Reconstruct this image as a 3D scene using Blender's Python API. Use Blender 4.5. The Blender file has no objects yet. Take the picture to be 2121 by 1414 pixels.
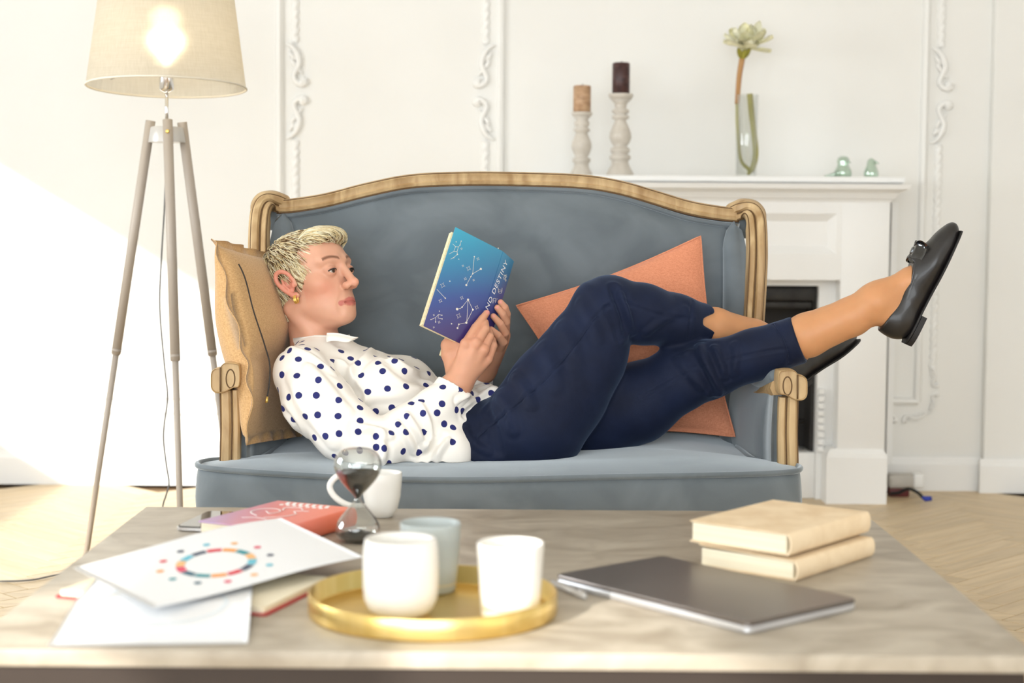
import bpy, bmesh, math, random
import numpy as np
from mathutils import Vector, Matrix
from mathutils.bvhtree import BVHTree
random.seed(7); rng = np.random.default_rng(7)
S = bpy.context.scene
COL = S.collection

# ------------------------------------------------------------------ camera
CAM_H, FPX, PITCH, ROLL = 0.90, 3400.0, math.atan((707 - 470) / 3400.0), math.radians(0.42)
_F = np.array([0, math.cos(PITCH), -math.sin(PITCH)])
_R0 = np.array([1.0, 0, 0]); _U0 = np.array([0, math.sin(PITCH), math.cos(PITCH)])
_R = _R0 * math.cos(ROLL) + _U0 * math.sin(ROLL)
_U = _U0 * math.cos(ROLL) - _R0 * math.sin(ROLL)
CAMP = np.array([0, 0, CAM_H])
cam = bpy.data.cameras.new('camera'); camo = bpy.data.objects.new('camera', cam); COL.objects.link(camo)
M = Matrix(((_R[0], _U[0], -_F[0], 0), (_R[1], _U[1], -_F[1], 0), (_R[2], _U[2], -_F[2], CAM_H), (0, 0, 0, 1)))
camo.matrix_world = M
cam.sensor_width = 36.0; cam.lens = 36.0 * FPX / 2121.0
cam.dof.use_dof = True; cam.dof.focus_distance = 3.36; cam.dof.aperture_fstop = 3.6
cam.clip_start = 0.05
S.camera = camo

# ------------------------------------------------------------------ sky, sun, daylight through the left windows, added front fill, exposure
w = bpy.data.worlds.new('sky'); S.world = w; w.use_nodes = True
w.node_tree.nodes['Background'].inputs[0].default_value = (0.93, 0.97, 1.0, 1)
w.node_tree.nodes['Background'].inputs[1].default_value = 1.2
sun = bpy.data.lights.new('sun', 'SUN'); sun.energy = 15.0; sun.angle = 0.012; sun.color = (1.0, 0.96, 0.90)
suno = bpy.data.objects.new('sun', sun); COL.objects.link(suno)
suno.rotation_euler = Vector((0.6, 0.8, -0.36)).to_track_quat('-Z', 'Y').to_euler()
def area(name, loc, direction, sx, sy, power, col):
    l = bpy.data.lights.new(name, 'AREA'); l.shape = 'RECTANGLE'; l.size = sx; l.size_y = sy; l.energy = power; l.color = col
    o = bpy.data.objects.new(name, l); COL.objects.link(o); o.location = loc
    o.rotation_euler = Vector(direction).to_track_quat('-Z', 'Y').to_euler()
    return o
WIN_LEFT = [(-2.9, -1.95, 0.3, 2.42), (-1.75, -1.0, 0.3, 2.0), (1.65, 4.4, 0.85, 1.9)]  # (y0, y1, z0, z1) openings in wall_left
FILL_OPENING = (-2.6, 1.6, 0.1, 2.6)  # added opening behind the camera, there only for frontal fill light
for (y0, y1, z0, z1) in WIN_LEFT:
    area('window_daylight', (-3.12, (y0 + y1) / 2, (z0 + z1) / 2), (1, 0, 0), z1 - z0, y1 - y0, 125 * (y1 - y0) * (z1 - z0), (0.90, 0.955, 1.0))
area('window_daylight', ((FILL_OPENING[0] + FILL_OPENING[1]) / 2, -3.62, (FILL_OPENING[2] + FILL_OPENING[3]) / 2), (0, 1, 0),
     FILL_OPENING[1] - FILL_OPENING[0], FILL_OPENING[3] - FILL_OPENING[2], 520, (0.90, 0.955, 1.0))  # added area light for frontal fill, no known window behind it
S.view_settings.view_transform = 'Standard'; S.view_settings.look = 'None'
S.view_settings.gamma = 1.0; S.view_settings.use_curve_mapping = False
S.view_settings.exposure = -1.2

# ------------------------------------------------------------------ helpers
def ray(px, py):
    d = _F + _R * ((px - 1060.5) / FPX) - _U * ((py - 707.0) / FPX)
    return d
def at(px, py, Y):                      # point of the photograph's ray at world depth Y
    d = ray(px, py); return CAMP + d * (Y / d[1])
def atz(px, py, Z):                     # point of the ray at height Z
    d = ray(px, py); return CAMP + d * ((Z - CAM_H) / d[2])
def sc(Y): return FPX / Y               # pixels per metre at depth Y
def nrm(v): v = np.asarray(v, float); return v / (np.linalg.norm(v) + 1e-12)

def mat(name, col=(0.8, 0.8, 0.8), rough=0.5, metal=0.0, spec=0.5, sub=0.0, sheen=0.0, coat=0.0, trans=0.0, ior=1.45, emit=None, estr=0.0):
    m = bpy.data.materials.new(name); m.use_nodes = True
    b = m.node_tree.nodes['Principled BSDF']
    b.inputs['Base Color'].default_value = (*col, 1); b.inputs['Roughness'].default_value = rough
    b.inputs['Metallic'].default_value = metal; b.inputs['Specular IOR Level'].default_value = spec
    b.inputs['IOR'].default_value = ior
    if sub: b.inputs['Subsurface Weight'].default_value = sub; b.inputs['Subsurface Radius'].default_value = (0.012, 0.005, 0.003); b.inputs['Subsurface Scale'].default_value = 0.5
    if sheen: b.inputs['Sheen Weight'].default_value = sheen; b.inputs['Sheen Roughness'].default_value = 0.4
    if coat: b.inputs['Coat Weight'].default_value = coat
    if trans: b.inputs['Transmission Weight'].default_value = trans
    if emit: b.inputs['Emission Color'].default_value = (*emit, 1); b.inputs['Emission Strength'].default_value = estr
    return m
def srgb(r, g, b):
    f = lambda c: (c / 255 / 12.92) if c / 255 <= 0.04045 else ((c / 255 + 0.055) / 1.055) ** 2.4
    return (f(r), f(g), f(b))
def N(m, t): return m.node_tree.nodes.new(t)
def L(m, a, b): m.node_tree.links.new(a, b)
def bsdf(m): return m.node_tree.nodes['Principled BSDF']
def vary(m, c1, c2, scale=(1, 1, 1), detail=4.0, lo=0.35, hi=0.65, bump=0.0, bscale=None, rough_var=None, distort=0.0, coord='Object'):
    """noise between two colours (+ fine bump)"""
    tc = N(m, 'ShaderNodeTexCoord'); mp = N(m, 'ShaderNodeMapping'); mp.inputs['Scale'].default_value = scale
    L(m, tc.outputs[coord], mp.inputs[0])
    n = N(m, 'ShaderNodeTexNoise'); n.inputs['Scale'].default_value = 1.0; n.inputs['Detail'].default_value = detail; n.inputs['Distortion'].default_value = distort
    L(m, mp.outputs[0], n.inputs['Vector'])
    r = N(m, 'ShaderNodeValToRGB'); r.color_ramp.elements[0].position = lo; r.color_ramp.elements[1].position = hi
    r.color_ramp.elements[0].color = (*c1, 1); r.color_ramp.elements[1].color = (*c2, 1)
    L(m, n.outputs['Fac'], r.inputs[0]); L(m, r.outputs[0], bsdf(m).inputs['Base Color'])
    if bump:
        n2 = N(m, 'ShaderNodeTexNoise'); n2.inputs['Detail'].default_value = 3
        mp2 = N(m, 'ShaderNodeMapping'); mp2.inputs['Scale'].default_value = bscale or scale
        L(m, tc.outputs[coord], mp2.inputs[0]); L(m, mp2.outputs[0], n2.inputs['Vector']); n2.inputs['Scale'].default_value = 1.0
        bp = N(m, 'ShaderNodeBump'); bp.inputs['Strength'].default_value = bump; bp.inputs['Distance'].default_value = 0.002
        L(m, n2.outputs['Fac'], bp.inputs['Height']); L(m, bp.outputs[0], bsdf(m).inputs['Normal'])
    return m

class MB:
    def __init__(s): s.V = []; s.F = []; s.n = 0
    def add(s, V, F):
        V = np.asarray(V, float).reshape(-1, 3); s.V.append(V)
        s.F += [tuple(i + s.n for i in f) for f in F]; s.n += len(V); return s
    def get(s): return (np.concatenate(s.V) if s.V else np.zeros((0, 3))), s.F
def tag(o, label=None, cat=None, group=None, kind=None):
    if label: o['label'] = label
    if cat: o['category'] = cat
    if group: o['group'] = group
    if kind: o['kind'] = kind
    return o
def root(name, loc, label, cat, group=None):
    o = bpy.data.objects.new(name, None); COL.objects.link(o); o.location = Vector([float(c) for c in loc]); o.empty_display_size = 0.05
    return tag(o, label, cat, group)
def wloc(o):
    l = np.zeros(3)
    while o is not None:
        l += np.array(o.location); o = o.parent
    return l
def obj(name, VF, m, parent=None, smooth=True, origin=None, uv=None, col=None, label=None):
    if isinstance(VF, MB): VF = VF.get()
    V, F = VF; V = np.asarray(V, float)
    if parent is not None: base = wloc(parent)
    else: base = np.zeros(3)
    org = np.asarray(origin, float) if origin is not None else (base if parent is not None else np.zeros(3))
    me = bpy.data.meshes.new(name)
    F = F if isinstance(F, np.ndarray) else [tuple(int(i) for i in f) for f in F]
    me.from_pydata((V - org).tolist(), [], F.tolist() if isinstance(F, np.ndarray) else F)
    me.validate(); me.update()
    if smooth == 'auto':
        bm = bmesh.new(); bm.from_mesh(me)
        for f in bm.faces: f.smooth = True
        for e in bm.edges:
            if len(e.link_faces) == 2 and e.calc_face_angle(0) > math.radians(38): e.smooth = False
        bm.to_mesh(me); bm.free()
    elif smooth: me.polygons.foreach_set('use_smooth', [True] * len(me.polygons))
    if col is not None:
        a = me.color_attributes.new('col', 'FLOAT_COLOR', 'POINT'); c = np.ones((len(me.vertices), 4)); c[:, :3] = col
        a.data.foreach_set('color', c.ravel())
    if m is not None:
        for mm in (m if isinstance(m, (list, tuple)) else [m]): me.materials.append(mm)
    o = bpy.data.objects.new(name, me); COL.objects.link(o)
    if parent is not None: o.parent = parent; o.location = Vector((org - base).tolist())
    else: o.location = Vector(org.tolist())
    if label: o['label'] = label
    return o

def box(c, s, bevel=0.0, seg=2, rz=0.0, R=None):
    bm = bmesh.new(); bmesh.ops.create_cube(bm, size=1.0)
    for v in bm.verts: v.co = Vector((v.co.x * s[0], v.co.y * s[1], v.co.z * s[2]))
    if bevel > 0: bmesh.ops.bevel(bm, geom=list(bm.edges), offset=bevel, segments=seg, affect='EDGES', profile=0.5)
    bm.verts.ensure_lookup_table(); bm.verts.index_update()
    V = np.array([v.co[:] for v in bm.verts]); F = [tuple(v.index for v in f.verts) for f in bm.faces]; bm.free()
    if R is not None: V = V @ np.asarray(R, float).T
    elif rz: cc, ss = math.cos(rz), math.sin(rz); V = V @ np.array([[cc, -ss, 0], [ss, cc, 0], [0, 0, 1]]).T
    return V + np.asarray(c, float), F
def box2(p0, p1, bevel=0.0, seg=2):
    p0 = np.asarray(p0, float); p1 = np.asarray(p1, float); return box((p0 + p1) / 2, np.abs(p1 - p0), bevel, seg)
def lathe(prof, c=(0, 0, 0), n=40, axis=None, cap=True):
    prof = np.asarray(prof, float); k = len(prof); th = np.linspace(0, 2 * math.pi, n, endpoint=False)
    V = np.zeros((k, n, 3)); V[..., 0] = prof[:, 0:1] * np.cos(th); V[..., 1] = prof[:, 0:1] * np.sin(th); V[..., 2] = prof[:, 1:2]
    F = [(i * n + j, i * n + (j + 1) % n, (i + 1) * n + (j + 1) % n, (i + 1) * n + j) for i in range(k - 1) for j in range(n)]
    if cap:
        if prof[0, 0] > 1e-6: F.append(tuple(range(n))[::-1])
        if prof[-1, 0] > 1e-6: F.append(tuple((k - 1) * n + j for j in range(n)))
    V = V.reshape(-1, 3)
    if axis is not None:
        a = nrm(axis); h = np.array([1, 0, 0]) if abs(a[0]) < 0.9 else np.array([0, 1, 0]); u = nrm(np.cross(a, h)); v = np.cross(a, u)
        V = V[:, 0:1] * u + V[:, 1:2] * v + V[:, 2:3] * a
    return V + np.asarray(c, float), F
def catmull(P, n=8, closed=False):
    P = np.asarray(P, float); out = []; m = len(P)
    rng_ = range(m if closed else m - 1)
    for i in rng_:
        p0 = P[(i - 1) % m] if closed or i > 0 else 2 * P[0] - P[1]; p1 = P[i]; p2 = P[(i + 1) % m]
        p3 = P[(i + 2) % m] if closed or i + 2 < m else 2 * P[-1] - P[-2]
        for t in np.linspace(0, 1, n, endpoint=False):
            out.append(0.5 * ((2 * p1) + (-p0 + p2) * t + (2 * p0 - 5 * p1 + 4 * p2 - p3) * t * t + (-p0 + 3 * p1 - 3 * p2 + p3) * t ** 3))
    if not closed: out.append(P[-1])
    return np.array(out)
def frames(P, up=None, closed=False):
    P = np.asarray(P, float); T = np.gradient(P, axis=0) if not closed else np.roll(P, -1, 0) - np.roll(P, 1, 0)
    T /= np.linalg.norm(T, axis=1, keepdims=True) + 1e-12
    A = np.zeros_like(P); B = np.zeros_like(P)
    if up is not None:
        for i in range(len(P)):
            u = np.asarray(up[i] if np.ndim(up) > 1 else up, float); b = nrm(np.cross(T[i], u)); A[i] = np.cross(b, T[i]); B[i] = b
    else:
        h = np.array([0, 0, 1.0]) if abs(T[0][2]) < 0.9 else np.array([1.0, 0, 0]); a = nrm(np.cross(np.cross(T[0], h), T[0]))
        for i in range(len(P)):
            a = nrm(a - T[i] * np.dot(a, T[i])); A[i] = a; B[i] = np.cross(T[i], a)
    return T, A, B
def tube(P, r, n=10, up=None, closed=False, flat=1.0, caps=True):
    P = np.asarray(P, float); T, A, B = frames(P, up, closed); k = len(P); r = np.broadcast_to(np.asarray(r, float), (k,))
    th = np.linspace(0, 2 * math.pi, n, endpoint=False)
    V = P[:, None] + (A[:, None] * np.cos(th)[None, :, None] * flat + B[:, None] * np.sin(th)[None, :, None]) * r[:, None, None]
    kk = k if closed else k - 1
    F = [(i * n + j, ((i + 1) % k) * n + j, ((i + 1) % k) * n + (j + 1) % n, i * n + (j + 1) % n) for i in range(kk) for j in range(n)]
    if caps and not closed: F.append(tuple(range(n))); F.append(tuple((k - 1) * n + j for j in range(n))[::-1])
    return V.reshape(-1, 3), F
def sweep(P, prof, up, closed=False, scale=None, caps=True):
    """profile points (a along up-ish, b sideways) swept along P"""
    P = np.asarray(P, float); T, A, B = frames(P, up, closed); prof = np.asarray(prof, float); n = len(prof); k = len(P)
    s = np.ones(k) if scale is None else np.asarray(scale, float)
    V = P[:, None] + (A[:, None] * prof[None, :, 0:1] + B[:, None] * prof[None, :, 1:2]) * s[:, None, None]
    kk = k if closed else k - 1
    F = [(i * n + j, ((i + 1) % k) * n + j, ((i + 1) % k) * n + (j + 1) % n, i * n + (j + 1) % n) for i in range(kk) for j in range(n)]
    if caps and not closed: F.append(tuple(range(n))); F.append(tuple((k - 1) * n + j for j in range(n))[::-1])
    return V.reshape(-1, 3), F
def prism(poly, z0, z1):
    poly = np.asarray(poly, float); n = len(poly)
    V = np.concatenate([np.c_[poly, np.full(n, z0)], np.c_[poly, np.full(n, z1)]])
    F = [tuple(range(n))[::-1], tuple(range(n, 2 * n))] + [(i, (i + 1) % n, n + (i + 1) % n, n + i) for i in range(n)]
    return V, F
def grid_faces(nu, nv, flip=False):
    F = [(i * nv + j, (i + 1) * nv + j, (i + 1) * nv + j + 1, i * nv + j + 1) for i in range(nu - 1) for j in range(nv - 1)]
    return [f[::-1] for f in F] if flip else F
def sheet(G, thick, nvec=None):
    """closed thin solid from a grid G[nu,nv,3], thickened along normals"""
    nu, nv = G.shape[:2]
    du = np.gradient(G, axis=0); dv = np.gradient(G, axis=1); nn = np.cross(du, dv); nn /= np.linalg.norm(nn, axis=2, keepdims=True) + 1e-12
    T = np.broadcast_to(np.asarray(thick, float), (nu, nv))[..., None]
    A = (G + nn * T / 2).reshape(-1, 3); B = (G - nn * T / 2).reshape(-1, 3); m = nu * nv
    F = grid_faces(nu, nv) + [tuple(i + m for i in f[::-1]) for f in grid_faces(nu, nv)]
    bd = [i * nv for i in range(nu)] + [(nu - 1) * nv + j for j in range(1, nv)] + [i * nv + nv - 1 for i in range(nu - 2, -1, -1)] + [j for j in range(nv - 2, 0, -1)]
    for a, b in zip(bd, bd[1:] + bd[:1]): F.append((a, a + m, b + m, b)[::-1])
    return np.concatenate([A, B]), F
def vnoise(P, f, seed=0):
    """cheap smooth vector-free noise, sum of sines"""
    r = np.random.default_rng(seed); out = np.zeros(P.shape[:-1])
    for _ in range(6):
        k = r.normal(size=3); k = k / np.linalg.norm(k) * f * r.uniform(0.6, 1.5); out += np.sin(P @ k + r.uniform(0, 6.28))
    return out / 6.0

# ------------------------------------------------------------------ implicit surfaces (smooth unions, polygonised by surface nets)
class Sdf:
    def __init__(s, xs, ys, zs):
        s.x, s.y, s.z = [np.asarray(a, np.float32) for a in (xs, ys, zs)]
        s.f = np.full((len(s.x), len(s.y), len(s.z)), 1.0, np.float32)
    def sl(s, lo, hi):
        r = []
        for a, l, h in zip((s.x, s.y, s.z), lo, hi):
            i0 = max(0, int(np.searchsorted(a, l)) - 1); i1 = min(len(a), int(np.searchsorted(a, h)) + 1); r.append(slice(i0, max(i0, i1)))
        return tuple(r)
    def put(s, fn, lo, hi, k=0.01, op='u'):
        q = s.sl(np.asarray(lo) - k - 0.012, np.asarray(hi) + k + 0.012)
        X = s.x[q[0]][:, None, None]; Y = s.y[q[1]][None, :, None]; Z = s.z[q[2]][None, None, :]
        if 0 in (X.size, Y.size, Z.size): return
        d = fn(X, Y, Z).astype(np.float32); a = s.f[q]
        if op == 'u':
            h = np.maximum(k - np.abs(a - d), 0) / k if k > 0 else 0
            s.f[q] = np.minimum(a, d) - h * h * k * 0.25
        else:
            d = -d; h = np.maximum(k - np.abs(a - d), 0) / k if k > 0 else 0
            s.f[q] = np.maximum(a, d) + h * h * k * 0.25
    def ell(s, c, r, R=None, k=0.01, op='u'):
        c = np.asarray(c, float); r = np.asarray(r, float); R = np.eye(3) if R is None else np.asarray(R, float)   # rows of R: local axes
        ext = np.sqrt(((R.T * r) ** 2).sum(1))
        def fn(X, Y, Z):
            dx, dy, dz = X - c[0], Y - c[1], Z - c[2]
            l = [dx * R[i, 0] + dy * R[i, 1] + dz * R[i, 2] for i in range(3)]
            k0 = np.sqrt(sum((l[i] / r[i]) ** 2 for i in range(3))); k1 = np.sqrt(sum((l[i] / r[i] ** 2) ** 2 for i in range(3)))
            return k0 * (k0 - 1) / np.maximum(k1, 1e-6)
        s.put(fn, c - ext, c + ext, k, op)
    def cone(s, a, ra, b, rb, k=0.01, op='u', flat=None):
        """tapered capsule; flat=(unit vector, factor) squeezes the section along that vector"""
        a = np.asarray(a, float); b = np.asarray(b, float); ba = b - a; l2 = max(float(ba @ ba), 1e-9); R = max(ra, rb)
        if flat is not None: fv, ff = nrm(flat[0]), flat[1]
        def fn(X, Y, Z):
            px, py, pz = X - a[0], Y - a[1], Z - a[2]
            t = np.clip((px * ba[0] + py * ba[1] + pz * ba[2]) / l2, 0, 1)
            qx, qy, qz = px - ba[0] * t, py - ba[1] * t, pz - ba[2] * t
            rr = ra + (rb - ra) * t
            if flat is None: return np.sqrt(qx * qx + qy * qy + qz * qz) - rr
            e = qx * fv[0] + qy * fv[1] + qz * fv[2]; q2 = qx * qx + qy * qy + qz * qz - e * e + (e / ff) ** 2
            return (np.sqrt(np.maximum(q2, 0)) - rr) * (ff if ff < 1 else 1.0)
        g = max(1.0, flat[1] if flat is not None else 1.0)
        s.put(fn, np.minimum(a, b) - R * g, np.maximum(a, b) + R * g, k, op)
    def chain(s, P, r, k=0.008, op='u', flat=None):
        r = np.broadcast_to(np.asarray(r, float), (len(P),))
        for i in range(len(P) - 1): s.cone(P[i], r[i], P[i + 1], r[i + 1], k, op, flat)
    def mesh(s, smooth=1):
        f = s.f; ins = f < 0; nx, ny, nz = f.shape
        c = np.zeros((nx - 1, ny - 1, nz - 1), np.uint8)
        for i in (0, 1):
            for j in (0, 1):
                for k in (0, 1): c += ins[i:nx - 1 + i, j:ny - 1 + j, k:nz - 1 + k]
        act = np.argwhere((c > 0) & (c < 8)); idx = np.full(c.shape, -1, np.int32); idx[tuple(act.T)] = np.arange(len(act))
        ax = [s.x, s.y, s.z]; acc = np.zeros((len(act), 3)); cnt = np.zeros(len(act))
        cor = [(i, j, k) for i in (0, 1) for j in (0, 1) for k in (0, 1)]
        fv = {o: f[act[:, 0] + o[0], act[:, 1] + o[1], act[:, 2] + o[2]] for o in cor}
        for o in cor:
            for d in range(3):
                if o[d] == 1: continue
                o2 = list(o); o2[d] = 1; o2 = tuple(o2); a, b = fv[o], fv[o2]; m = (a < 0) != (b < 0)
                t = np.where(m, a / np.where(m, a - b, 1), 0)
                p = np.stack([ax[e][act[:, e] + o[e]] for e in range(3)], 1).astype(float)
                p[:, d] += t * (ax[d][act[:, d] + 1] - ax[d][act[:, d]])
                acc[m] += p[m]; cnt[m] += 1
        V = acc / cnt[:, None]; Fs = []
        for d in range(3):
            e, g = (d + 1) % 3, (d + 2) % 3
            a = ins; sl0 = [slice(None)] * 3; sl1 = [slice(None)] * 3; sl0[d] = slice(0, -1); sl1[d] = slice(1, None)
            ch = np.argwhere(a[tuple(sl0)] != a[tuple(sl1)])
            ch = ch[(ch[:, e] > 0) & (ch[:, g] > 0) & (ch[:, e] < f.shape[e] - 1) & (ch[:, g] < f.shape[g] - 1)]
            if not len(ch): continue
            q = []
            for oe, og in ((-1, -1), (0, -1), (0, 0), (-1, 0)):
                cc = ch.copy(); cc[:, e] += oe; cc[:, g] += og; q.append(idx[tuple(cc.T)])
            q = np.stack(q, 1); inside = ins[tuple(ch.T)]
            q[~inside] = q[~inside][:, ::-1]; Fs.append(q)
        F = np.concatenate(Fs); F = F[(F >= 0).all(1)]
        for _ in range(smooth):
            sm = np.zeros_like(V); n = np.zeros(len(V))
            for a in range(4):
                for b in ((a + 1) % 4, (a + 3) % 4):
                    np.add.at(sm, F[:, a], V[F[:, b]]); np.add.at(n, F[:, a], 1)
            V = V * 0.45 + (sm / np.maximum(n, 1)[:, None]) * 0.55
        return V, F
def vnormals(V, F):
    n = np.cross(V[F[:, 2]] - V[F[:, 0]], V[F[:, 3]] - V[F[:, 1]]); o = np.zeros_like(V)
    for a in range(4): np.add.at(o, F[:, a], n)
    return o / (np.linalg.norm(o, axis=1, keepdims=True) + 1e-12)
def lin(*seg):
    """piecewise axis: (start, stop, step)..."""
    out = []
    for a, b, h in seg: out += list(np.arange(a, b, h))
    return np.array(out + [seg[-1][1]])
def smooth_mesh(V, F, n):
    for _ in range(n):
        sm = np.zeros_like(V); c = np.zeros(len(V))
        for a in range(4):
            for b in ((a + 1) % 4, (a + 3) % 4): np.add.at(sm, F[:, a], V[F[:, b]]); np.add.at(c, F[:, a], 1)
        V = V * 0.5 + sm / np.maximum(c, 1)[:, None] * 0.5
    return V
def seg_dist(V, P):
    d = np.full(len(V), 9.0)
    for a, b in zip(P[:-1], P[1:]):
        ba = b - a; t = np.clip((V - a) @ ba / max(ba @ ba, 1e-12), 0, 1); d = np.minimum(d, np.linalg.norm(V - a - t[:, None] * ba, axis=1))
    return d
def creases(V, F, lines):
    """press fold lines into cloth: each line is (pixel polyline found on the surface, depth, width); negative depth = groove"""
    bvh = BVHTree.FromPolygons(V.tolist(), F.tolist())
    nn = vnormals(V, F); D = np.zeros(len(V))
    for pts, amp, wd in lines:
        pts = catmull([(p[0], p[1], 0) for p in pts], 6)[:, :2]; hit = []
        for p in pts:
            h = bvh.ray_cast(Vector(CAMP.tolist()), Vector(nrm(ray(*p)).tolist()))
            if h[0] is not None and (not hit or np.linalg.norm(np.array(h[0]) - hit[-1]) < 0.05): hit.append(np.array(h[0]))
        if len(hit) < 2: continue
        hit = np.array(hit); lo, hi = hit.min(0) - 4 * wd, hit.max(0) + 4 * wd
        m = np.where(((V > lo) & (V < hi)).all(1))[0]
        if not len(m): continue
        d = seg_dist(V[m], hit); u = d / wd
        ends = np.minimum(np.linalg.norm(V[m] - hit[0], axis=1), np.linalg.norm(V[m] - hit[-1], axis=1)); tp = np.clip(ends / (2.5 * wd) + 0.35, 0, 1)
        D[m] += amp * tp * (np.exp(-u * u) - 0.45 * np.exp(-((u - 1.7) / 0.8) ** 2))
    return V + nn * D[:, None]
# ================================================================== materials
m_wall = vary(mat('wall_paint', rough=0.75), (0.83, 0.82, 0.785), (0.87, 0.86, 0.825), (1.2, 1.2, 1.2), bump=0.05, bscale=(60, 60, 60))
m_white = vary(mat('white_gloss_paint', rough=0.42), (0.87, 0.865, 0.845), (0.90, 0.895, 0.875), (3, 3, 3))
m_plaster = mat('plaster_trim', (0.88, 0.87, 0.84), 0.6)
m_black = vary(mat('cast_iron', rough=0.45, metal=0.2), (0.012, 0.011, 0.011), (0.03, 0.028, 0.026), (20, 20, 20))
m_soot = mat('sooty_lining', (0.03, 0.027, 0.025), 0.8)
m_brass = mat('brass', (0.80, 0.56, 0.16), 0.3, 1.0)
m_chrome = mat('chrome', (0.85, 0.85, 0.86), 0.12, 1.0)
m_ceil = mat('ceiling_paint', (0.9, 0.89, 0.86), 0.8)
m_oakgap = mat('floor_underlay', (0.22, 0.14, 0.07), 0.8)
m_oak = mat('oak_parquet', rough=0.38)
def oak_nodes(m):
    tc = N(m, 'ShaderNodeTexCoord'); oi = N(m, 'ShaderNodeObjectInfo'); ge = N(m, 'ShaderNodeNewGeometry')
    ad = N(m, 'ShaderNodeMath'); ad.operation = 'ADD'; L(m, oi.outputs['Random'], ad.inputs[0]); L(m, ge.outputs['Random Per Island'], ad.inputs[1])
    fr = N(m, 'ShaderNodeMath'); fr.operation = 'FRACT'; L(m, ad.outputs[0], fr.inputs[0])
    mp = N(m, 'ShaderNodeMapping'); mp.inputs['Scale'].default_value = (5, 60, 5)
    cmb = N(m, 'ShaderNodeVectorMath'); cmb.operation = 'ADD'; L(m, tc.outputs['Object'], cmb.inputs[0])
    sc_ = N(m, 'ShaderNodeVectorMath'); sc_.operation = 'SCALE'; sc_.inputs[0].default_value = (13, 7, 3); L(m, fr.outputs[0], sc_.inputs['Scale'])
    L(m, sc_.outputs[0], cmb.inputs[1]); L(m, cmb.outputs[0], mp.inputs[0])
    n = N(m, 'ShaderNodeTexNoise'); n.inputs['Scale'].default_value = 1; n.inputs['Detail'].default_value = 5; L(m, mp.outputs[0], n.inputs['Vector'])
    r = N(m, 'ShaderNodeValToRGB'); r.color_ramp.elements[0].position = 0.3; r.color_ramp.elements[1].position = 0.7
    r.color_ramp.elements[0].color = (0.56, 0.42, 0.24, 1); r.color_ramp.elements[1].color = (0.70, 0.54, 0.33, 1)
    L(m, n.outputs['Fac'], r.inputs[0])
    hs = N(m, 'ShaderNodeHueSaturation'); mr = N(m, 'ShaderNodeMapRange'); mr.inputs['To Min'].default_value = 0.92; mr.inputs['To Max'].default_value = 1.07
    L(m, fr.outputs[0], mr.inputs['Value']); L(m, mr.outputs[0], hs.inputs['Value']); L(m, r.outputs[0], hs.inputs['Color'])
    L(m, hs.outputs[0], bsdf(m).inputs['Base Color'])
oak_nodes(m_oak)

# ================================================================== room shell
YW = 5.65; XL, XR, YF, ZC = -3.0, 3.2, -3.5, 3.0
def struct(name, VF, m, parent=None, smooth=False, **k):
    o = obj(name, VF, m, parent, smooth, **k)
    if parent is None: o['kind'] = 'structure'
    return o
floor = struct('floor', box2((XL, YF, -0.12), (XR, YW + 0.1, -0.014)), m_oakgap); tag(floor, 'honey coloured oak herringbone parquet floor of the room')
ceiling = struct('ceiling', box2((XL, YF, ZC), (XR, YW + 0.1, ZC + 0.1)), m_ceil); tag(ceiling, 'plain white ceiling above the room')
XS = at(2042, 500, YW)[0]
wb = MB(); wb.add(*box2((XL - 0.1, YW, 0), (XR + 0.1, YW + 0.1, ZC)))
wall_back = struct('wall_back', wb, m_wall); tag(wall_back, 'cream panelled wall behind the sofa and the fireplace')
pilaster = obj('wall_pilaster', box2((XS, YW - 0.04, 0), (XR, YW + 0.02, ZC), 0.006), m_wall, wall_back, False)
wall_right = struct('wall_right', box2((XR, YF, 0), (XR + 0.1, YW, ZC)), m_wall); tag(wall_right, 'plain cream wall on the right of the room')
wl = MB()
ys = sorted([YF] + [v for q in WIN_LEFT for v in q[:2]] + [YW])
for a, b in zip(ys[:-1], ys[1:]):
    q = [w_ for w_ in WIN_LEFT if abs(w_[0] - a) < 1e-6]
    if q: wl.add(*box2((XL - 0.1, a, 0), (XL, b, q[0][2]))); wl.add(*box2((XL - 0.1, a, q[0][3]), (XL, b, ZC)))
    else: wl.add(*box2((XL - 0.1, a, 0), (XL, b, ZC)))
wall_left = struct('wall_left', wl, m_wall); tag(wall_left, 'cream wall with tall windows on the left of the room')
wf = MB(); x0, x1, z0, z1 = FILL_OPENING
wf.add(*box2((XL - .1, YF - 0.1, 0), (x0, YF, ZC))).add(*box2((x1, YF - 0.1, 0), (XR + .1, YF, ZC))).add(*box2((x0, YF - 0.1, 0), (x1, YF, z0))).add(*box2((x0, YF - 0.1, z1), (x1, YF, ZC)))
wall_front = struct('wall_front', wf, m_wall); tag(wall_front, 'cream window wall opposite the fireplace')
def win_frame(name, pts, nrm_axis):
    mb = MB()
    for a, b in zip(pts, pts[1:] + pts[:1]): mb.add(*tube([a, b], 0.03, 4))
    o = struct(name, mb, m_white); tag(o, 'white painted window frame letting daylight in')
for i, (y0, y1, z0, z1) in enumerate(WIN_LEFT): win_frame('window_%d' % (i + 1), [np.array(p) for p in ((XL, y0, z0), (XL, y1, z0), (XL, y1, z1), (XL, y0, z1))], 0)
x0, x1, z0, z1 = FILL_OPENING; win_frame('window_5', [np.array(p) for p in ((x0, YF, z0), (x1, YF, z0), (x1, YF, z1), (x0, YF, z1))], 1)  # frame for the added fill opening

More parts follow.
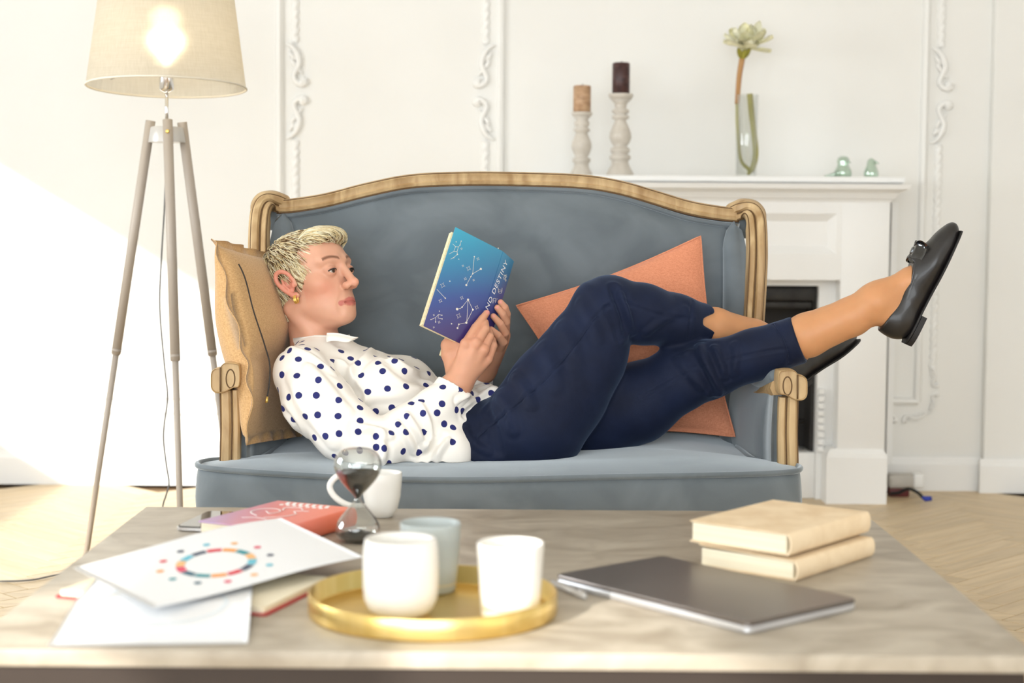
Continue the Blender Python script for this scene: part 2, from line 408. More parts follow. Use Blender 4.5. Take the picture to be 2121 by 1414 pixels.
# baseboards with a bead on top
def baseboard(name, x0, x1, yf, lab):
    prof = [(0, 0), (0.105, 0), (0.115, -0.004), (0.118, -0.010), (0.100, -0.013), (0.092, -0.018), (0, -0.018)]
    mb = MB(); P = np.array(prof); V = np.concatenate([np.c_[np.full(len(P), x), yf + P[:, 1], P[:, 0]] for x in (x0, x1)]); n = len(P)
    mb.add(V, [(i, (i + 1) % n, n + (i + 1) % n, n + i) for i in range(n)] + [tuple(range(n))[::-1], tuple(range(n, 2 * n))])
    o = struct(name, mb, m_white); tag(o, lab)
FX = at(1472, 700, 5.36)[0]; FHW = at(1838, 700, 5.36)[0] - FX
baseboard('baseboard_back_left', XL, FX - FHW - 0.01, YW, 'white skirting board left of the fireplace')
baseboard('baseboard_back', FX + FHW + 0.005, XS - 0.001, YW, 'white skirting board between the fireplace and the corner pilaster')
baseboard('baseboard_back_right', XS - 0.015, XR, YW - 0.04, 'white skirting board on the corner pilaster')

# parquet, herringbone blocks
PL, PW = 0.42, 0.07; g = 0.0012
def plank_mesh(name, vert):
    V, F = box((0, 0, -0.007), (PL - 2 * g, PW - 2 * g, 0.014)); V = V.copy()
    top = V[:, 2] > -0.001
    Vt = V[top].copy(); V[top, 2] = -0.0012; V2 = Vt.copy(); V2[:, 0] *= 1 - 0.002 / PL; V2[:, 1] *= 1 - 0.0024 / PW
    it = np.where(top)[0]; mp = {int(a): 8 + i for i, a in enumerate(it)}; F2 = []
    for f in F:
        if all(int(i) in mp for i in f): F2.append(tuple(mp[int(i)] for i in f)); tf = f
        else: F2.append(f)
    for a, b in zip(tf, tf[1:] + tf[:1]): F2.append((a, b, mp[b], mp[a]))
    V = np.concatenate([V, V2])
    me = bpy.data.meshes.new(name); me.from_pydata(V.tolist(), [], F2); me.update(); me.materials.append(m_oak); return me, V, F2
pm, pv, pf = plank_mesh('plank', 0)
blocks = []
c45 = math.sqrt(0.5)
for m_ in range(-12, 13):
    for k in range(-90, 91):
        for (u, v, vert) in ((k * PW + 2 * PL * m_ + PL / 2, k * PW + PW / 2, 0), (k * PW + PL + 2 * PL * m_ + PW / 2, k * PW - (PL - PW) + PL / 2, 1)):
            x = (u - v) * c45; y = 3.8 + (u + v) * c45
            if -2.4 < x < 2.6 and 1.2 < y < YW - 0.0: blocks.append((x, y, math.radians(45 + 90 * vert)))
def proj(p):
    d = np.asarray(p, float) - CAMP; z = d @ _F; return 1060.5 + FPX * (d @ _R) / z, 707 - FPX * (d @ _U) / z
TBL = [(293, 1053), (1758, 1064), (2150, 1360), (-85, 1357)]
def infl(x, y): return y > 1003 and -60 < x < 2180 and (x < 410 or x > 1645) and not (y > 1056 and 293 - 1.24 * (y - 1053) - 25 < x < 1758 + 1.33 * (y - 1064) + 25) and y < 1440
vis = [];  hid = []
for b in blocks:
    q = proj((b[0], b[1], 0)); (vis if infl(*q) else hid).append((b, q[1]))
vis.sort(key=lambda t: -t[1]); hid += vis[300:]; vis = vis[:300]
for b, _ in vis:
    o = bpy.data.objects.new('plank', pm); COL.objects.link(o); o.parent = floor; o.location = (b[0], b[1], 0); o.rotation_euler[2] = b[2]
mb = MB()
for b, _ in hid:
    c_, s_ = math.cos(b[2]), math.sin(b[2]); mb.add(pv @ np.array([[c_, -s_, 0], [s_, c_, 0], [0, 0, 1]]).T + np.array([b[0], b[1], 0]), pf)
o = obj('parquet_blocks', mb, m_oak, floor, False); o['kind'] = 'stuff'

# panel mouldings on the back wall: an inner plain frame, an outer rope frame, scroll ornaments
yw = YW
plain_prof = [(-0.013, 0.0), (-0.013, 0.006), (-0.008, 0.016), (0.002, 0.02), (0.008, 0.014), (0.013, 0.008), (0.013, 0.0)]
def hvec(x, z): return np.array([x, yw, z])
def plain(x0, x1, z0, z1, parent):
    mb = MB()
    for a, b, up in (((x0, z0), (x0, z1), (-1, 0, 0)), ((x1, z0), (x1, z1), (1, 0, 0)), ((x0, z0), (x1, z0), (0, 0, -1)), ((x0, z1), (x1, z1), (0, 0, 1))):
        P = np.array([hvec(*a), hvec(*b)]); T = nrm(P[1] - P[0]); A = np.array(up, float)
        pr = np.array(plain_prof); V = np.concatenate([p + A * pr[:, 0:1] + np.array([0, -1, 0]) * pr[:, 1:2] for p in P]); n = len(pr)
        mb.add(V, [(i, (i + 1) % n, n + (i + 1) % n, n + i) for i in range(n)] + [tuple(range(n)), tuple(range(n, 2 * n))])
    return obj('plain_moulding', mb, m_plaster, parent, 'auto')
def rope(a, b):
    a = hvec(*a); b = hvec(*b); ln = np.linalg.norm(b - a); k = max(8, int(ln / 0.006)); P = np.linspace(a, b, k); T = nrm(b - a)
    A = np.array([0, -1.0, 0]); B = np.cross(T, A); n = 12; th = np.linspace(0, 2 * np.pi, n, endpoint=False); s = np.linspace(0, ln, k)
    r = 0.0125 * (1 + 0.22 * np.cos(2 * (th[None] - s[:, None] * 2 * np.pi / 0.06 / 2 * 2)))
    V = P[:, None] + r[..., None] * (A * np.cos(th)[None, :, None] * 0.9 + B * np.sin(th)[None, :, None])
    return V.reshape(-1, 3), [(i * n + j, (i + 1) * n + j, (i + 1) * n + (j + 1) % n, i * n + (j + 1) % n) for i in range(k - 1) for j in range(n)]
def spiral(c, r0, a0, turns, sgn, n=26):
    t = np.linspace(0, 1, n); a = a0 + sgn * turns * 2 * np.pi * t; r = r0 * (1 - 0.78 * t)
    return np.c_[c[0] + r * np.cos(a), c[1] + r * np.sin(a)]
def scroll(c, along, side, half, parent):
    """pair of C-scrolls meeting in the middle; along/side are unit (x,z) vectors, half = half length"""
    mb = MB(); c = np.array(c, float); al = np.array(along, float); sd = np.array(side, float)
    for s in (1, -1):
        K = half / 0.165
        def q(u, v): return c + al * s * u * K + sd * v * K
        path = [q(0.160, -0.030), q(0.150, -0.010), q(0.128, 0.006), q(0.095, 0.014), q(0.070, 0.004), q(0.050, -0.004), q(0.034, 0.002), q(0.024, 0.018), q(0.026, 0.032), q(0.036, 0.034), q(0.040, 0.024), q(0.034, 0.019)]
        P = catmull([hvec(*p) + np.array([0, -0.008, 0]) for p in path], 5)
        r = np.interp(np.linspace(0, 1, len(P)), [0, 0.2, 0.45, 0.7, 0.85, 1], [0.004, 0.011, 0.008, 0.011, 0.009, 0.007]) * K
        mb.add(*tube(P, r, 8))
        for (u, v, u2, v2, rr) in ((0.135, -0.022, 0.105, 0.002, 0.009), (0.112, -0.016, 0.080, 0.004, 0.009), (0.085, 0.010, 0.060, 0.018, 0.006), (0.075, 0.012, 0.055, 0.026, 0.005)):
            a, b = hvec(*q(u, v)), hvec(*q(u2, v2)); mb.add(*tube(np.linspace(a, b, 5) + np.array([0, -0.006, 0]), np.array([0.2, 0.8, 1, 0.8, 0.2]) * rr * K, 7))
        b = hvec(*q(0.032, 0.026)); mb.add(*lathe([(0.0001, -0.010 * K), (0.007 * K, -0.007 * K), (0.010 * K, 0), (0.007 * K, 0.007 * K), (0.0001, 0.010 * K)], b + np.array([0, -0.012, 0]), 10))
    return obj('scroll_ornament', mb, m_plaster, parent, True)
zb = at(1500, 828, YW)[2]; zmid = at(1000, 192, YW)[2]; zt = 2 * zmid - zb
def wx(px, py=200): return at(px, py, YW)[0]
def panel(name, xa, xb, lab, sides):
    t = root(name, ((xa + xb) / 2, YW, zb), None, None); t['kind'] = 'structure'; t['label'] = lab
    plain(xa, xb, zb, zt, t); d = 0.052; e = 0.20
    mb = MB()
    for x in (xa - d, xb + d):
        mb.add(*rope((x, zb + e * 0.55), (x, zmid - 0.165))).add(*rope((x, zmid + 0.165), (x, zt - e)))
    for z in (zb - d, zt + d): mb.add(*rope((xa + e, z), (xb - e, z)))
    obj('rope_moulding', mb, m_plaster, t, True)
    for s, x in ((-1, xa - d), (1, xb + d)):
        scroll((x, zmid), (0, 1), (s, 0), 0.165, t)
        for z, sz in ((zb - d * 0.2, 1), (zt - d, -1)): scroll((x, z + 0.05 * sz), (0, 1), (s, 0), 0.085, t)
    for z, sz in ((zb - d, -1), (zt + d, 1)):
        for x in (xa + 0.0, xb - 0.0): scroll((x + (0.03 if x == xa else -0.06), z), (1, 0), (0, sz), 0.09, t)
panel('trim_1', wx(1037), wx(1915), 'plain and rope moulded wall frame with scrolls around the chimney breast', 3)
panel('trim_2', wx(580) - 1.46, wx(580), 'plain and rope moulded wall frame with scrolls behind the floor lamp', 3)

# ================================================================== fireplace
yp = 5.36
fp = root('fireplace', (FX, yp, 0), 'white classical fireplace with moulded mantel shelf and black firebox behind the sofa', 'fireplace')
def Z(py, Y=5.36, px=1700): return at(px, py, Y)[2]
def X(px, Y=5.36, py=700): return at(px, py, Y)[0]
xo = X(1838); xi = X(1738); xopen = X(1692, 5.46)
zs = Z(416); zpl = Z(940); zfr = Z(580)
for s in (1, -1):
    a, b = sorted((FX + s * (xi - FX), FX + s * (xo - FX)))
    obj('pilaster', box2((a, yp, zpl - 0.004), (b, YW, zs), 0.004), m_white, fp, 'auto')
    a, b = sorted((FX + s * (X(1722) - FX), FX + s * (xo - FX)))
    pr = [(0.0, 0.006), (zpl - 0.01, 0.006), (zpl + 0.004, 0.002), (zpl + 0.018, -0.008)]
    mb = MB(); rects = []
    for z_, o_ in pr: rects.append([(a - o_ - 0.004, yp - o_ - 0.008, z_), (b + o_, yp - o_ - 0.008, z_), (b + o_, YW, z_), (a - o_ - 0.004, YW, z_)])
    V = np.array(rects).reshape(-1, 3); F = [(i * 4 + j, i * 4 + (j + 1) % 4, (i + 1) * 4 + (j + 1) % 4, (i + 1) * 4 + j) for i in range(3) for j in range(4)] + [(3, 2, 1, 0), (12, 13, 14, 15)]
    obj('plinth', (V, F), m_white, fp, False)
    # side strip by the wall, seen right of the pilaster
    obj('side_strip', box2((FX + s * (X(1855, 5.55) - FX) - 0.02, 5.56, 0.1), (FX + s * (X(1855, 5.55) - FX), YW, zs)), m_white, fp, False)
# frieze with a sunk panel
zp0, zp1 = Z(526), Z(442); xp = X(1728) - FX
mb = MB(); a, b = FX - (xi - FX) - 0.001, xi + 0.001
mb.add(*box2((a, yp + 0.0, zfr), (b, YW, zp0))).add(*box2((a, yp, zp1), (b, YW, zs))).add(*box2((a, yp, zp0), (FX - xp, YW, zp1))).add(*box2((FX + xp, yp, zp0), (b, YW, zp1)))
obj('frieze', mb, m_white, fp, False)
o_ = 0.026; P0 = [(FX - xp, zp0), (FX + xp, zp0), (FX + xp, zp1), (FX - xp, zp1)]; P1 = [(FX - xp + o_, zp0 + o_), (FX + xp - o_, zp0 + o_), (FX + xp - o_, zp1 - o_), (FX - xp + o_, zp1 - o_)]
V = [(x, yp, z) for x, z in P0] + [(x, yp + 0.022, z) for x, z in P1]
obj('frieze_panel', (V, [(0, 1, 5, 4), (1, 2, 6, 5), (2, 3, 7, 6), (3, 0, 4, 7), (4, 5, 6, 7)]), m_white, fp, False)
# mantel shelf: stack of mouldings
ov = at(1889, 376, 5.22)[0] - xo; zt_m = Z(372, 5.2, 1700)
zmm = at(1284, 364, 5.40)[2]; zt_m = zmm
hs = [(zs - 0.004, 0.0), (zs + 0.006, 0.004), (zs + 0.008, 0.012), (zs + 0.016, 0.016), (zs + 0.026, 0.022), (zs + 0.034, 0.034), (zs + 0.038, 0.046), (zt_m - 0.024, 0.05), (zt_m - 0.022, ov - 0.012), (zt_m - 0.019, ov - 0.003), (zt_m - 0.016, ov), (zt_m - 0.002, ov), (zt_m, ov - 0.002)]
V = []; 
for z_, o_ in hs: V += [(FX - FHW - o_, yp - o_ * 1.4, z_), (FX + FHW + o_, yp - o_ * 1.4, z_), (FX + FHW + o_, YW, z_), (FX - FHW - o_, YW, z_)]
F = [(i * 4 + j, i * 4 + (j + 1) % 4, (i + 1) * 4 + (j + 1) % 4, (i + 1) * 4 + j) for i in range(len(hs) - 1) for j in range(4)] + [(3, 2, 1, 0), tuple(4 * (len(hs) - 1) + j for j in range(4))]
obj('mantel_shelf', (V, F), m_white, fp, False)
# inner surround, firebox, jamb bricks, hearth panel
ys_ = 5.44; ztop = Z(592, ys_); xin = xopen - FX; zbot = Z(938, ys_)
mb = MB(); mb.add(*box2((FX - (xi - FX), ys_, ztop), (xi, YW, zfr + 0.002)))
for s in (1, -1): mb.add(*box2((FX + s * xin, ys_, 0), (FX + s * (xi - FX), YW, ztop)))
obj('surround', mb, m_white, fp, False)
obj('gilt_line', box2((FX - (X(1708, ys_) - FX), ys_ - 0.006, Z(577, ys_)), (X(1708, ys_), ys_ + 0.001, Z(573.5, ys_))), m_brass, fp, False)
mb = MB(); mb.add(*box2((FX - xin, YW - 0.05, zbot), (FX + xin, YW - 0.01, ztop)))
for s in (1, -1): mb.add(*box2((FX + s * xin, ys_ + 0.04, zbot), (FX + s * (xin - 0.012), YW - 0.05, ztop)))
mb.add(*box2((FX - xin, ys_ + 0.05, ztop - 0.012), (FX + xin, YW - 0.05, ztop)))
obj('firebox', mb, m_soot, fp, False)
mb = MB(); mb.add(*box2((FX - xin + 0.004, ys_ + 0.02, ztop - 0.05), (FX + xin - 0.004, ys_ + 0.03, ztop - 0.008), 0.003))
mb.add(*box2((FX - xin + 0.004, ys_ + 0.015, ztop - 0.075), (FX + xin - 0.02, ys_ + 0.022, ztop - 0.055), 0.003))
obj('smoke_hood', mb, m_black, fp, 'auto')
for i in range(9):
    xg = FX - xin + 0.06 + i * (2 * xin - 0.12) / 8; obj('grate_bar', tube([(xg, ys_ + 0.06, zbot), (xg, ys_ + 0.05, zbot + 0.10), (xg, ys_ + 0.08, zbot + 0.16)], 0.006, 7), m_black, fp)
obj('grate_rail', tube([(FX - xin + 0.03, ys_ + 0.05, zbot + 0.1), (FX + xin - 0.03, ys_ + 0.05, zbot + 0.1)], 0.008, 8), m_black, fp)
obj('hearth_panel', box2((FX - xin, ys_ + 0.01, 0), (FX + xin, ys_ + 0.10, zbot), 0.004), m_white, fp, 'auto')
zb0 = Z(936, ys_); bh = 0.024
bv, bf = box((0, 0, 0), (0.022, 0.03, bh - 0.004), 0.003, 1)
bme = bpy.data.meshes.new('brick'); bme.from_pydata(bv.tolist(), [], bf); bme.materials.append(m_white)
for s in (1, -1):
    for i in range(9):
        o = bpy.data.objects.new('brick', bme); COL.objects.link(o); o.parent = fp
        o.location = (s * (xin + 0.013), ys_ - 0.004 - yp - (0.002 if i % 2 else 0), zb0 + bh * (i + 0.5))

# ================================================================== things on the mantel
m_cer = vary(mat('glazed_stoneware', rough=0.28), (0.56, 0.51, 0.44), (0.64, 0.59, 0.52), (30, 30, 30))
m_candle1 = vary(mat('tan_wax', rough=0.5, sub=0.15), (0.36, 0.21, 0.11), (0.55, 0.36, 0.22), (40, 40, 60))
m_candle2 = vary(mat('maroon_wax', rough=0.4, sub=0.1), (0.030, 0.010, 0.010), (0.075, 0.03, 0.026), (40, 40, 60))
m_wick = mat('wick', (0.03, 0.025, 0.02), 0.9)
def px_lathe(cx, Yd, prof, z_at_bottom=None):
    s = sc(Yd); c = at(cx, prof[0][1], Yd); b = z_at_bottom if z_at_bottom is not None else c[2]
    return [(max(r / s, 1e-4), b + (prof[0][1] - y) / s) for r, y in prof], (c[0], Yd, 0)
def stick(cx, prof, cprof, lab, clab, mc):
    p, c = px_lathe(cx, 5.42, prof, zt_m)
    t = root('candlestick', (c[0], 5.42, zt_m), lab, 'candlestick', 'turned candlesticks on the mantel')
    obj('turned_stem', lathe(p[:-2], c, 36), m_cer, t); obj('drip_cup', lathe(p[-3:], c, 36), m_cer, t)
    zt2 = p[-1][1]; s = sc(5.42)
    t2 = root('pillar_candle', (c[0], 5.42, zt2), clab, 'candle', 'pillar candles on the mantel')
    h = (cprof[1] - cprof[2]) / s; r = cprof[0] / s
    obj('wax', lathe([(r - 0.002, 0), (r, 0.002), (r, h - 0.003), (r - 0.003, h), (r * 0.6, h - 0.004), (0.0001, h - 0.006)], (c[0], 5.42, zt2), 32), mc, t2)
    obj('wick', tube([(c[0], 5.42, zt2 + h - 0.006), (c[0] + 0.002, 5.42, zt2 + h + 0.006)], 0.0012, 6), m_wick, t2)
stick(1284, [(29, 363), (28, 357), (22, 347), (18, 338), (17, 332), (22, 328), (22, 322), (15, 318), (20, 314), (20, 307), (13, 303), (19, 295), (23, 285), (22, 275), (17, 262), (12, 252), (12, 248), (18, 245), (18, 240), (11.5, 237), (18, 233), (18, 228), (11.5, 225), (13, 215), (22, 206), (26, 199), (25, 195)], (18, 195, 132),
      'taller stoneware candlestick on the mantel carrying the dark maroon candle', 'dark maroon pillar candle on the taller candlestick', m_candle2)
stick(1204, [(24, 362), (23, 357), (16, 345), (15, 337), (19, 333), (19, 327), (13, 324), (17, 316), (21, 304), (20, 294), (14, 280), (12, 274), (17, 271), (17, 266), (11.5, 263), (16, 258), (16, 252), (12, 248), (19, 240), (22, 235), (21, 232)], (18, 232, 178),
      'shorter stoneware candlestick on the mantel carrying the tan candle', 'mottled tan pillar candle on the shorter candlestick', m_candle1)

def thin_glass(name, tint, refl):
    m = bpy.data.materials.new(name); m.use_nodes = True; nt = m.node_tree; nt.nodes.clear(); out = nt.nodes.new('ShaderNodeOutputMaterial')
    tp = nt.nodes.new('ShaderNodeBsdfTransparent'); gl = nt.nodes.new('ShaderNodeBsdfGlossy'); mx = nt.nodes.new('ShaderNodeMixShader'); lw = nt.nodes.new('ShaderNodeLayerWeight'); mm = nt.nodes.new('ShaderNodeMath'); mm.operation = 'MULTIPLY_ADD'
    tp.inputs[0].default_value = (*tint, 1); gl.inputs['Roughness'].default_value = 0.04; lw.inputs[0].default_value = 0.35; mm.inputs[1].default_value = 0.55; mm.inputs[2].default_value = refl
    nt.links.new(lw.outputs['Facing'], mm.inputs[0]); nt.links.new(mm.outputs[0], mx.inputs[0]); nt.links.new(tp.outputs[0], mx.inputs[1]); nt.links.new(gl.outputs[0], mx.inputs[2]); nt.links.new(mx.outputs[0], out.inputs[0]); return m
m_glass = thin_glass('clear_glass', (0.97, 0.98, 0.97), 0.06)
m_glassg = thin_glass('pale_green_glass', (0.72, 0.86, 0.76), 0.25)
m_stem = vary(mat('stem_green', rough=0.45), (0.30, 0.28, 0.04), (0.42, 0.38, 0.07), (30, 30, 8))
m_stemb = vary(mat('stem_brown', rough=0.5), (0.42, 0.20, 0.07), (0.52, 0.30, 0.12), (30, 30, 8))
m_petal = vary(mat('petal_cream', rough=0.55), (0.99, 0.95, 0.58), (0.99, 0.97, 0.78), (18, 18, 18))
def translucent(m, k):
    nt = m.node_tree; out = [n for n in nt.nodes if n.type == 'OUTPUT_MATERIAL'][0]; tr = nt.nodes.new('ShaderNodeBsdfTranslucent'); mx = nt.nodes.new('ShaderNodeMixShader'); mx.inputs[0].default_value = k; tr.inputs[0].default_value = (1.0, 0.98, 0.86, 1)
    nt.links.new(bsdf(m).outputs[0], mx.inputs[1]); nt.links.new(tr.outputs[0], mx.inputs[2]); nt.links.new(mx.outputs[0], out.inputs[0])
translucent(m_petal, 0.08)
m_petalc = mat('petal_throat', (0.85, 0.68, 0.08), 0.6)
Yv = 5.42; s = sc(Yv); cv = at(1545, 366, Yv); cv[2] = zt_m
t = root('glass_vase', (cv[0], Yv, zt_m), 'slim clear glass cylinder vase holding the cream flower on the mantel', 'vase')
r0, r1, hv = 21 / s, 23 / s, 168 / s
obj('glass_wall', lathe([(0.0001, 0.0), (r0 - 0.002, 0), (r0, 0.002), (r1, hv - 0.001), (r1 - 0.0015, hv), (r1 - 0.003, hv - 0.001), (r0 - 0.003, 0.012), (0.0001, 0.010)], cv, 40), m_glass, t)
fl = root('flower_stem', (cv[0], Yv, zt_m + 0.011), 'cream yellow amaryllis bloom on one brown stem in the glass vase', 'flower')
stp = [at(1553, 352, Yv), at(1534, 330, Yv), at(1528, 270, Yv), at(1527, 215, Yv), at(1531, 160, Yv), at(1537, 122, Yv)]
for p in stp: p[1] = Yv
stp[0][2] = max(stp[0][2], zt_m + 0.02)
obj('stem', tube(catmull(stp[:4], 6), 3.6 / s, 8), m_stem, fl); obj('stem', tube(catmull(stp[3:], 6), np.linspace(5.0, 6.0, 13) / s, 10), m_stemb, fl)
lf = catmull([at(1548, 360, Yv), at(1560, 345, Yv), at(1565, 318, Yv), at(1563, 285, Yv), at(1557, 235, Yv), at(1553, 194, Yv)], 6); lf[:, 2] = np.maximum(lf[:, 2], zt_m + 0.014)
obj('leaf', tube(lf, np.interp(np.linspace(0, 1, len(lf)), [0, .2, .6, 1], [5, 6, 6, 6]) / s, 8, up=(0, 1, 0), flat=0.45), m_stem, fl)
def petal(base, d, n, length, width, curl, name='petal', m=m_petal, ruf=0.0, seed=0):
    d = nrm(d); n = nrm(np.asarray(n) - d * np.dot(n, d)); sd = np.cross(d, n); nu, nv = 12, 7; G = np.zeros((nu, nv, 3)); rr = np.random.default_rng(seed); ph = rr.uniform(0, 6, 3)
    for i, u in enumerate(np.linspace(0, 1, nu)):
        wd = width * (math.sin(math.pi * min(1, u * 0.86 + 0.10)) ** 0.7) * (1 if u < 0.97 else 0.4)
        for j, v in enumerate(np.linspace(-1, 1, nv)):
            a = curl * u; pos = base + d * (length * (math.sin(a) / a if abs(a) > 1e-3 else 1) * u) + n * (length * u * (1 - math.cos(a)) / max(abs(a), 1e-3) * np.sign(curl))
            G[i, j] = pos + sd * wd * v * 0.5 + n * (abs(v) ** 2 * width * 0.16 + ruf * math.sin(7 * u + 3 * v + ph[0]) * u)
    return obj(name, sheet(G, 0.0012), m, fl)
cf = at(1545, 93, Yv); rr = np.random.default_rng(3)
dirs = [(-.9, -.5, .7), (.8, -.6, .75), (-.2, -1, .9), (.35, -1, .05), (-1.0, -.25, .35), (-.75, -.6, .05), (-.35, -.8, .6), (.1, -.9, .25), (.5, -.7, .5), (.95, -.3, .25), (1.0, .2, -.18), (.45, -.2, 1.1), (-.1, -.2, 1.2), (-.5, .2, .9), (.7, .3, .8), (0.0, .7, .8), (-.6, .6, .3), (.25, -.5, .95)]
for i, d in enumerate(dirs):
    petal(cf + np.array([0, 0, -0.012]), d, (0, -0.3, -1) if d[2] > .7 else (0, -.2, 1), rr.uniform(0.078, 0.100), rr.uniform(0.046, 0.062), rr.uniform(-0.9, 0.7), ruf=0.004, seed=i)
for i, d in enumerate([(-.3, -1, .4), (.15, -1, .1), (.05, -.8, .8), (-.1, -1, -.15)]): petal(cf + np.array([-0.008, -0.006, -0.006]), d, (0, 0, 1), 0.026, 0.014, 0.5, 'throat', m_petalc, 0.001, i)
for d in ((-.45, -.3, .8), (.75, -.2, .9), (.2, -.6, .8)): petal(at(1537, 122, Yv), d, (0, -1, .2), 0.042, 0.018, 0.3, 'sepal', m_stem, 0)

def glass_lump(cx, prof, tail, lab):
    p, c = px_lathe(cx, 5.40, prof, zt_m + 0.0005); V, F = lathe(p, c, 24)
    V = V + (vnoise(V, 160, 5) * 0.0022)[:, None] * np.array([1, 1, 0]); t = root('glass_ornament', (c[0], 5.40, zt_m), lab, 'ornament', 'green glass ornaments on the mantel')
    obj('body', (V, F), m_glassg, t)
    obj('beak', tube([(c[0] + 0.010, 5.39, zt_m + p[-4][1] - zt_m), (c[0] + 0.022, 5.385, p[-4][1] - 0.004)], [0.006, 0.001], 8), m_glassg, t)
    if tail: obj('tail', tube(catmull([(c[0] - 0.012, 5.40, zt_m + 0.016), (c[0] - 0.035, 5.40, zt_m + 0.008), (c[0] - 0.062, 5.40, zt_m + 0.003)], 5), np.linspace(0.011, 0.002, 11), 8), m_glassg, t)
glass_lump(1746, [(15, 371), (18, 366), (17, 358), (13, 350), (11, 345), (13, 339), (11, 332), (6, 328), (0, 327)], True, 'pale green glass bird with a flat tail on the mantel')
glass_lump(1804, [(13, 371), (15, 366), (14, 358), (11, 350), (9, 345), (9, 340), (7, 335), (3, 332), (0, 331)], False, 'pale green glass cone ornament nearest the mantel end')

# floor clutter right of the fireplace
m_wplast = mat('white_plastic', (0.50, 0.47, 0.42), 0.4); m_rub = mat('black_rubber', (0.015, 0.015, 0.016), 0.5); m_blue = mat('blue_plastic', (0.02, 0.04, 0.35), 0.4); m_dred = mat('dark_red_plastic', (0.12, 0.02, 0.02), 0.5)
pc = atz(1868, 1030, 0.0); pc[1] = 5.50
t = root('power_adapter', (pc[0], 5.5, 0), 'white power adapter with a black lead on the floor beside the fireplace', 'adapter')
xa, xb = at(1838, 1000, 5.52)[0], at(1908, 1000, 5.52)[0]
obj('housing', box(((xa + xb) / 2, 5.52, 0.052), (xb - xa, 0.06, 0.046), 0.01, 3), m_wplast, t, 'auto')
obj('cap', box((xb - 0.016, 5.515, 0.056), (0.036, 0.066, 0.05), 0.008, 3), m_white, t, 'auto')
obj('stand', box(((xa + xb) / 2 - 0.02, 5.52, 0.015), (xb - xa - 0.05, 0.05, 0.03), 0.004), m_dred, t, 'auto')
cp = catmull([at(1845, 1022, 5.48), at(1862, 1020, 5.46), at(1880, 1012, 5.44), at(1898, 1018, 5.40), at(1912, 1030, 5.36)], 6); cp[:, 2] = np.maximum(cp[:, 2], 0.006)
obj('lead', tube(cp, 0.0055, 8), m_rub, t)
e = cp[-1]; obj('plug', tube([e, e + np.array([0.006, -0.01, -0.003]), e + np.array([0.022, -0.02, -0.0])], [0.006, 0.009, 0.008], 10), m_blue, t, label='blue plug end')

# ================================================================== floor lamp
m_lamp = vary(mat('taupe_lacquer_wood', rough=0.45), (0.40, 0.345, 0.29), (0.45, 0.39, 0.33), (8, 8, 2))
m_lampw = mat('pale_metal', (0.55, 0.53, 0.50), 0.35, 0.2)
Yl = 4.2
lamp = root('floor_lamp', (at(346, 300, Yl)[0], Yl, 0), 'tripod floor lamp with lit cream linen shade left of the sofa', 'lamp')
lx = at(346, 300, Yl)[0]
def leg(top, mid, foot):
    d = nrm(foot - top); P = [top, top + (mid - top) * 0.5, mid]; obj_ = obj('leg', tube([top, mid], [0.0125, 0.0125], 18), m_lamp, lamp)
    MB_ = MB(); MB_.add(*tube([mid - d * 0.01, foot], [0.0085, 0.0075], 16)); MB_.add(*tube([mid - d * 0.014, mid + d * 0.002], [0.0132, 0.011], 18))
    o2 = obj('lower_leg', MB_, m_lamp, obj_)
def foot_on_floor(px, Y): p = at(px, 1100, Y); p[2] = 0.008; return p
def mk_leg(tp, jp, Yt, Yfoot):
    top = at(tp[0], tp[1], Yt); d0 = at(jp[0], jp[1], Yt)
    # solve for a straight leg reaching the floor at depth Yfoot through the same picture line
    for it in range(30):
        y = jp[1] + (jp[1] - tp[1]) * it / 20
        p = at(tp[0] + (jp[0] - tp[0]) * (y - tp[1]) / (jp[1] - tp[1]), y, Yfoot)
        if p[2] < 0.01: break
    p[2] = 0.008; k = 0.5
    best = min(np.linspace(0.2, 0.9, 71), key=lambda t_: abs(proj(top + (p - top) * t_)[1] - jp[1])); leg(top, top + (p - top) * best, p)
mk_leg((312, 250), (241, 735), 4.22, 4.32); mk_leg((377, 253), (440, 735), 4.22, 4.32); mk_leg((347, 248), (363, 745), 4.165, 4.0)
hz0, hz1 = at(346, 295, Yl)[2], at(346, 263, Yl)[2]
obj('hub', lathe([(0.0001, hz0), (0.046, hz0), (0.0465, hz0 + 0.003), (0.041, hz1 - 0.002), (0.039, hz1), (0.0001, hz1)], (lx, Yl, 0), 40), m_lampw, lamp, 'auto')
for px, py, Y in ((347, 272, 4.15), (318, 274, 4.205), (372, 275, 4.205)):
    c = at(px, py, Y); obj('bolt', lathe([(0.0001, 0.004), (0.003, 0.0045), (0.005, 0.003), (0.0055, 0)], c, 14, axis=(0, -1, 0)), m_brass, lamp)
zsk = at(346, 192, Yl)[2]; obj('rod', tube([(lx, Yl, hz1 - 0.01), (lx, Yl, zsk + 0.01)], 0.0045, 12), m_chrome, lamp)
obj('socket', lathe([(0.0001, zsk - 0.001), (0.006, zsk), (0.016, zsk + 0.006), (0.0185, zsk + 0.01), (0.0185, zsk + 0.062), (0.012, zsk + 0.07)], (lx, Yl, 0), 28), m_chrome, lamp, 'auto')
zbulb = at(347, 97, Yl)[2]
m_bulb = mat('lit_bulb', (1, 1, 1), 0.3, emit=(1.0, 0.82, 0.55), estr=40.0)
obj('bulb', lathe([(0.012, zsk + 0.065), (0.014, zbulb - 0.035), (0.031, zbulb - 0.014), (0.036, zbulb + 0.004), (0.031, zbulb + 0.024), (0.015, zbulb + 0.037), (0.0001, zbulb + 0.040)], (lx, Yl, 0), 24), m_bulb, lamp)
bl = bpy.data.lights.new('bulb_light', 'POINT'); bl.energy = 0.45; bl.color = (1.0, 0.80, 0.55); bl.shadow_soft_size = 0.03
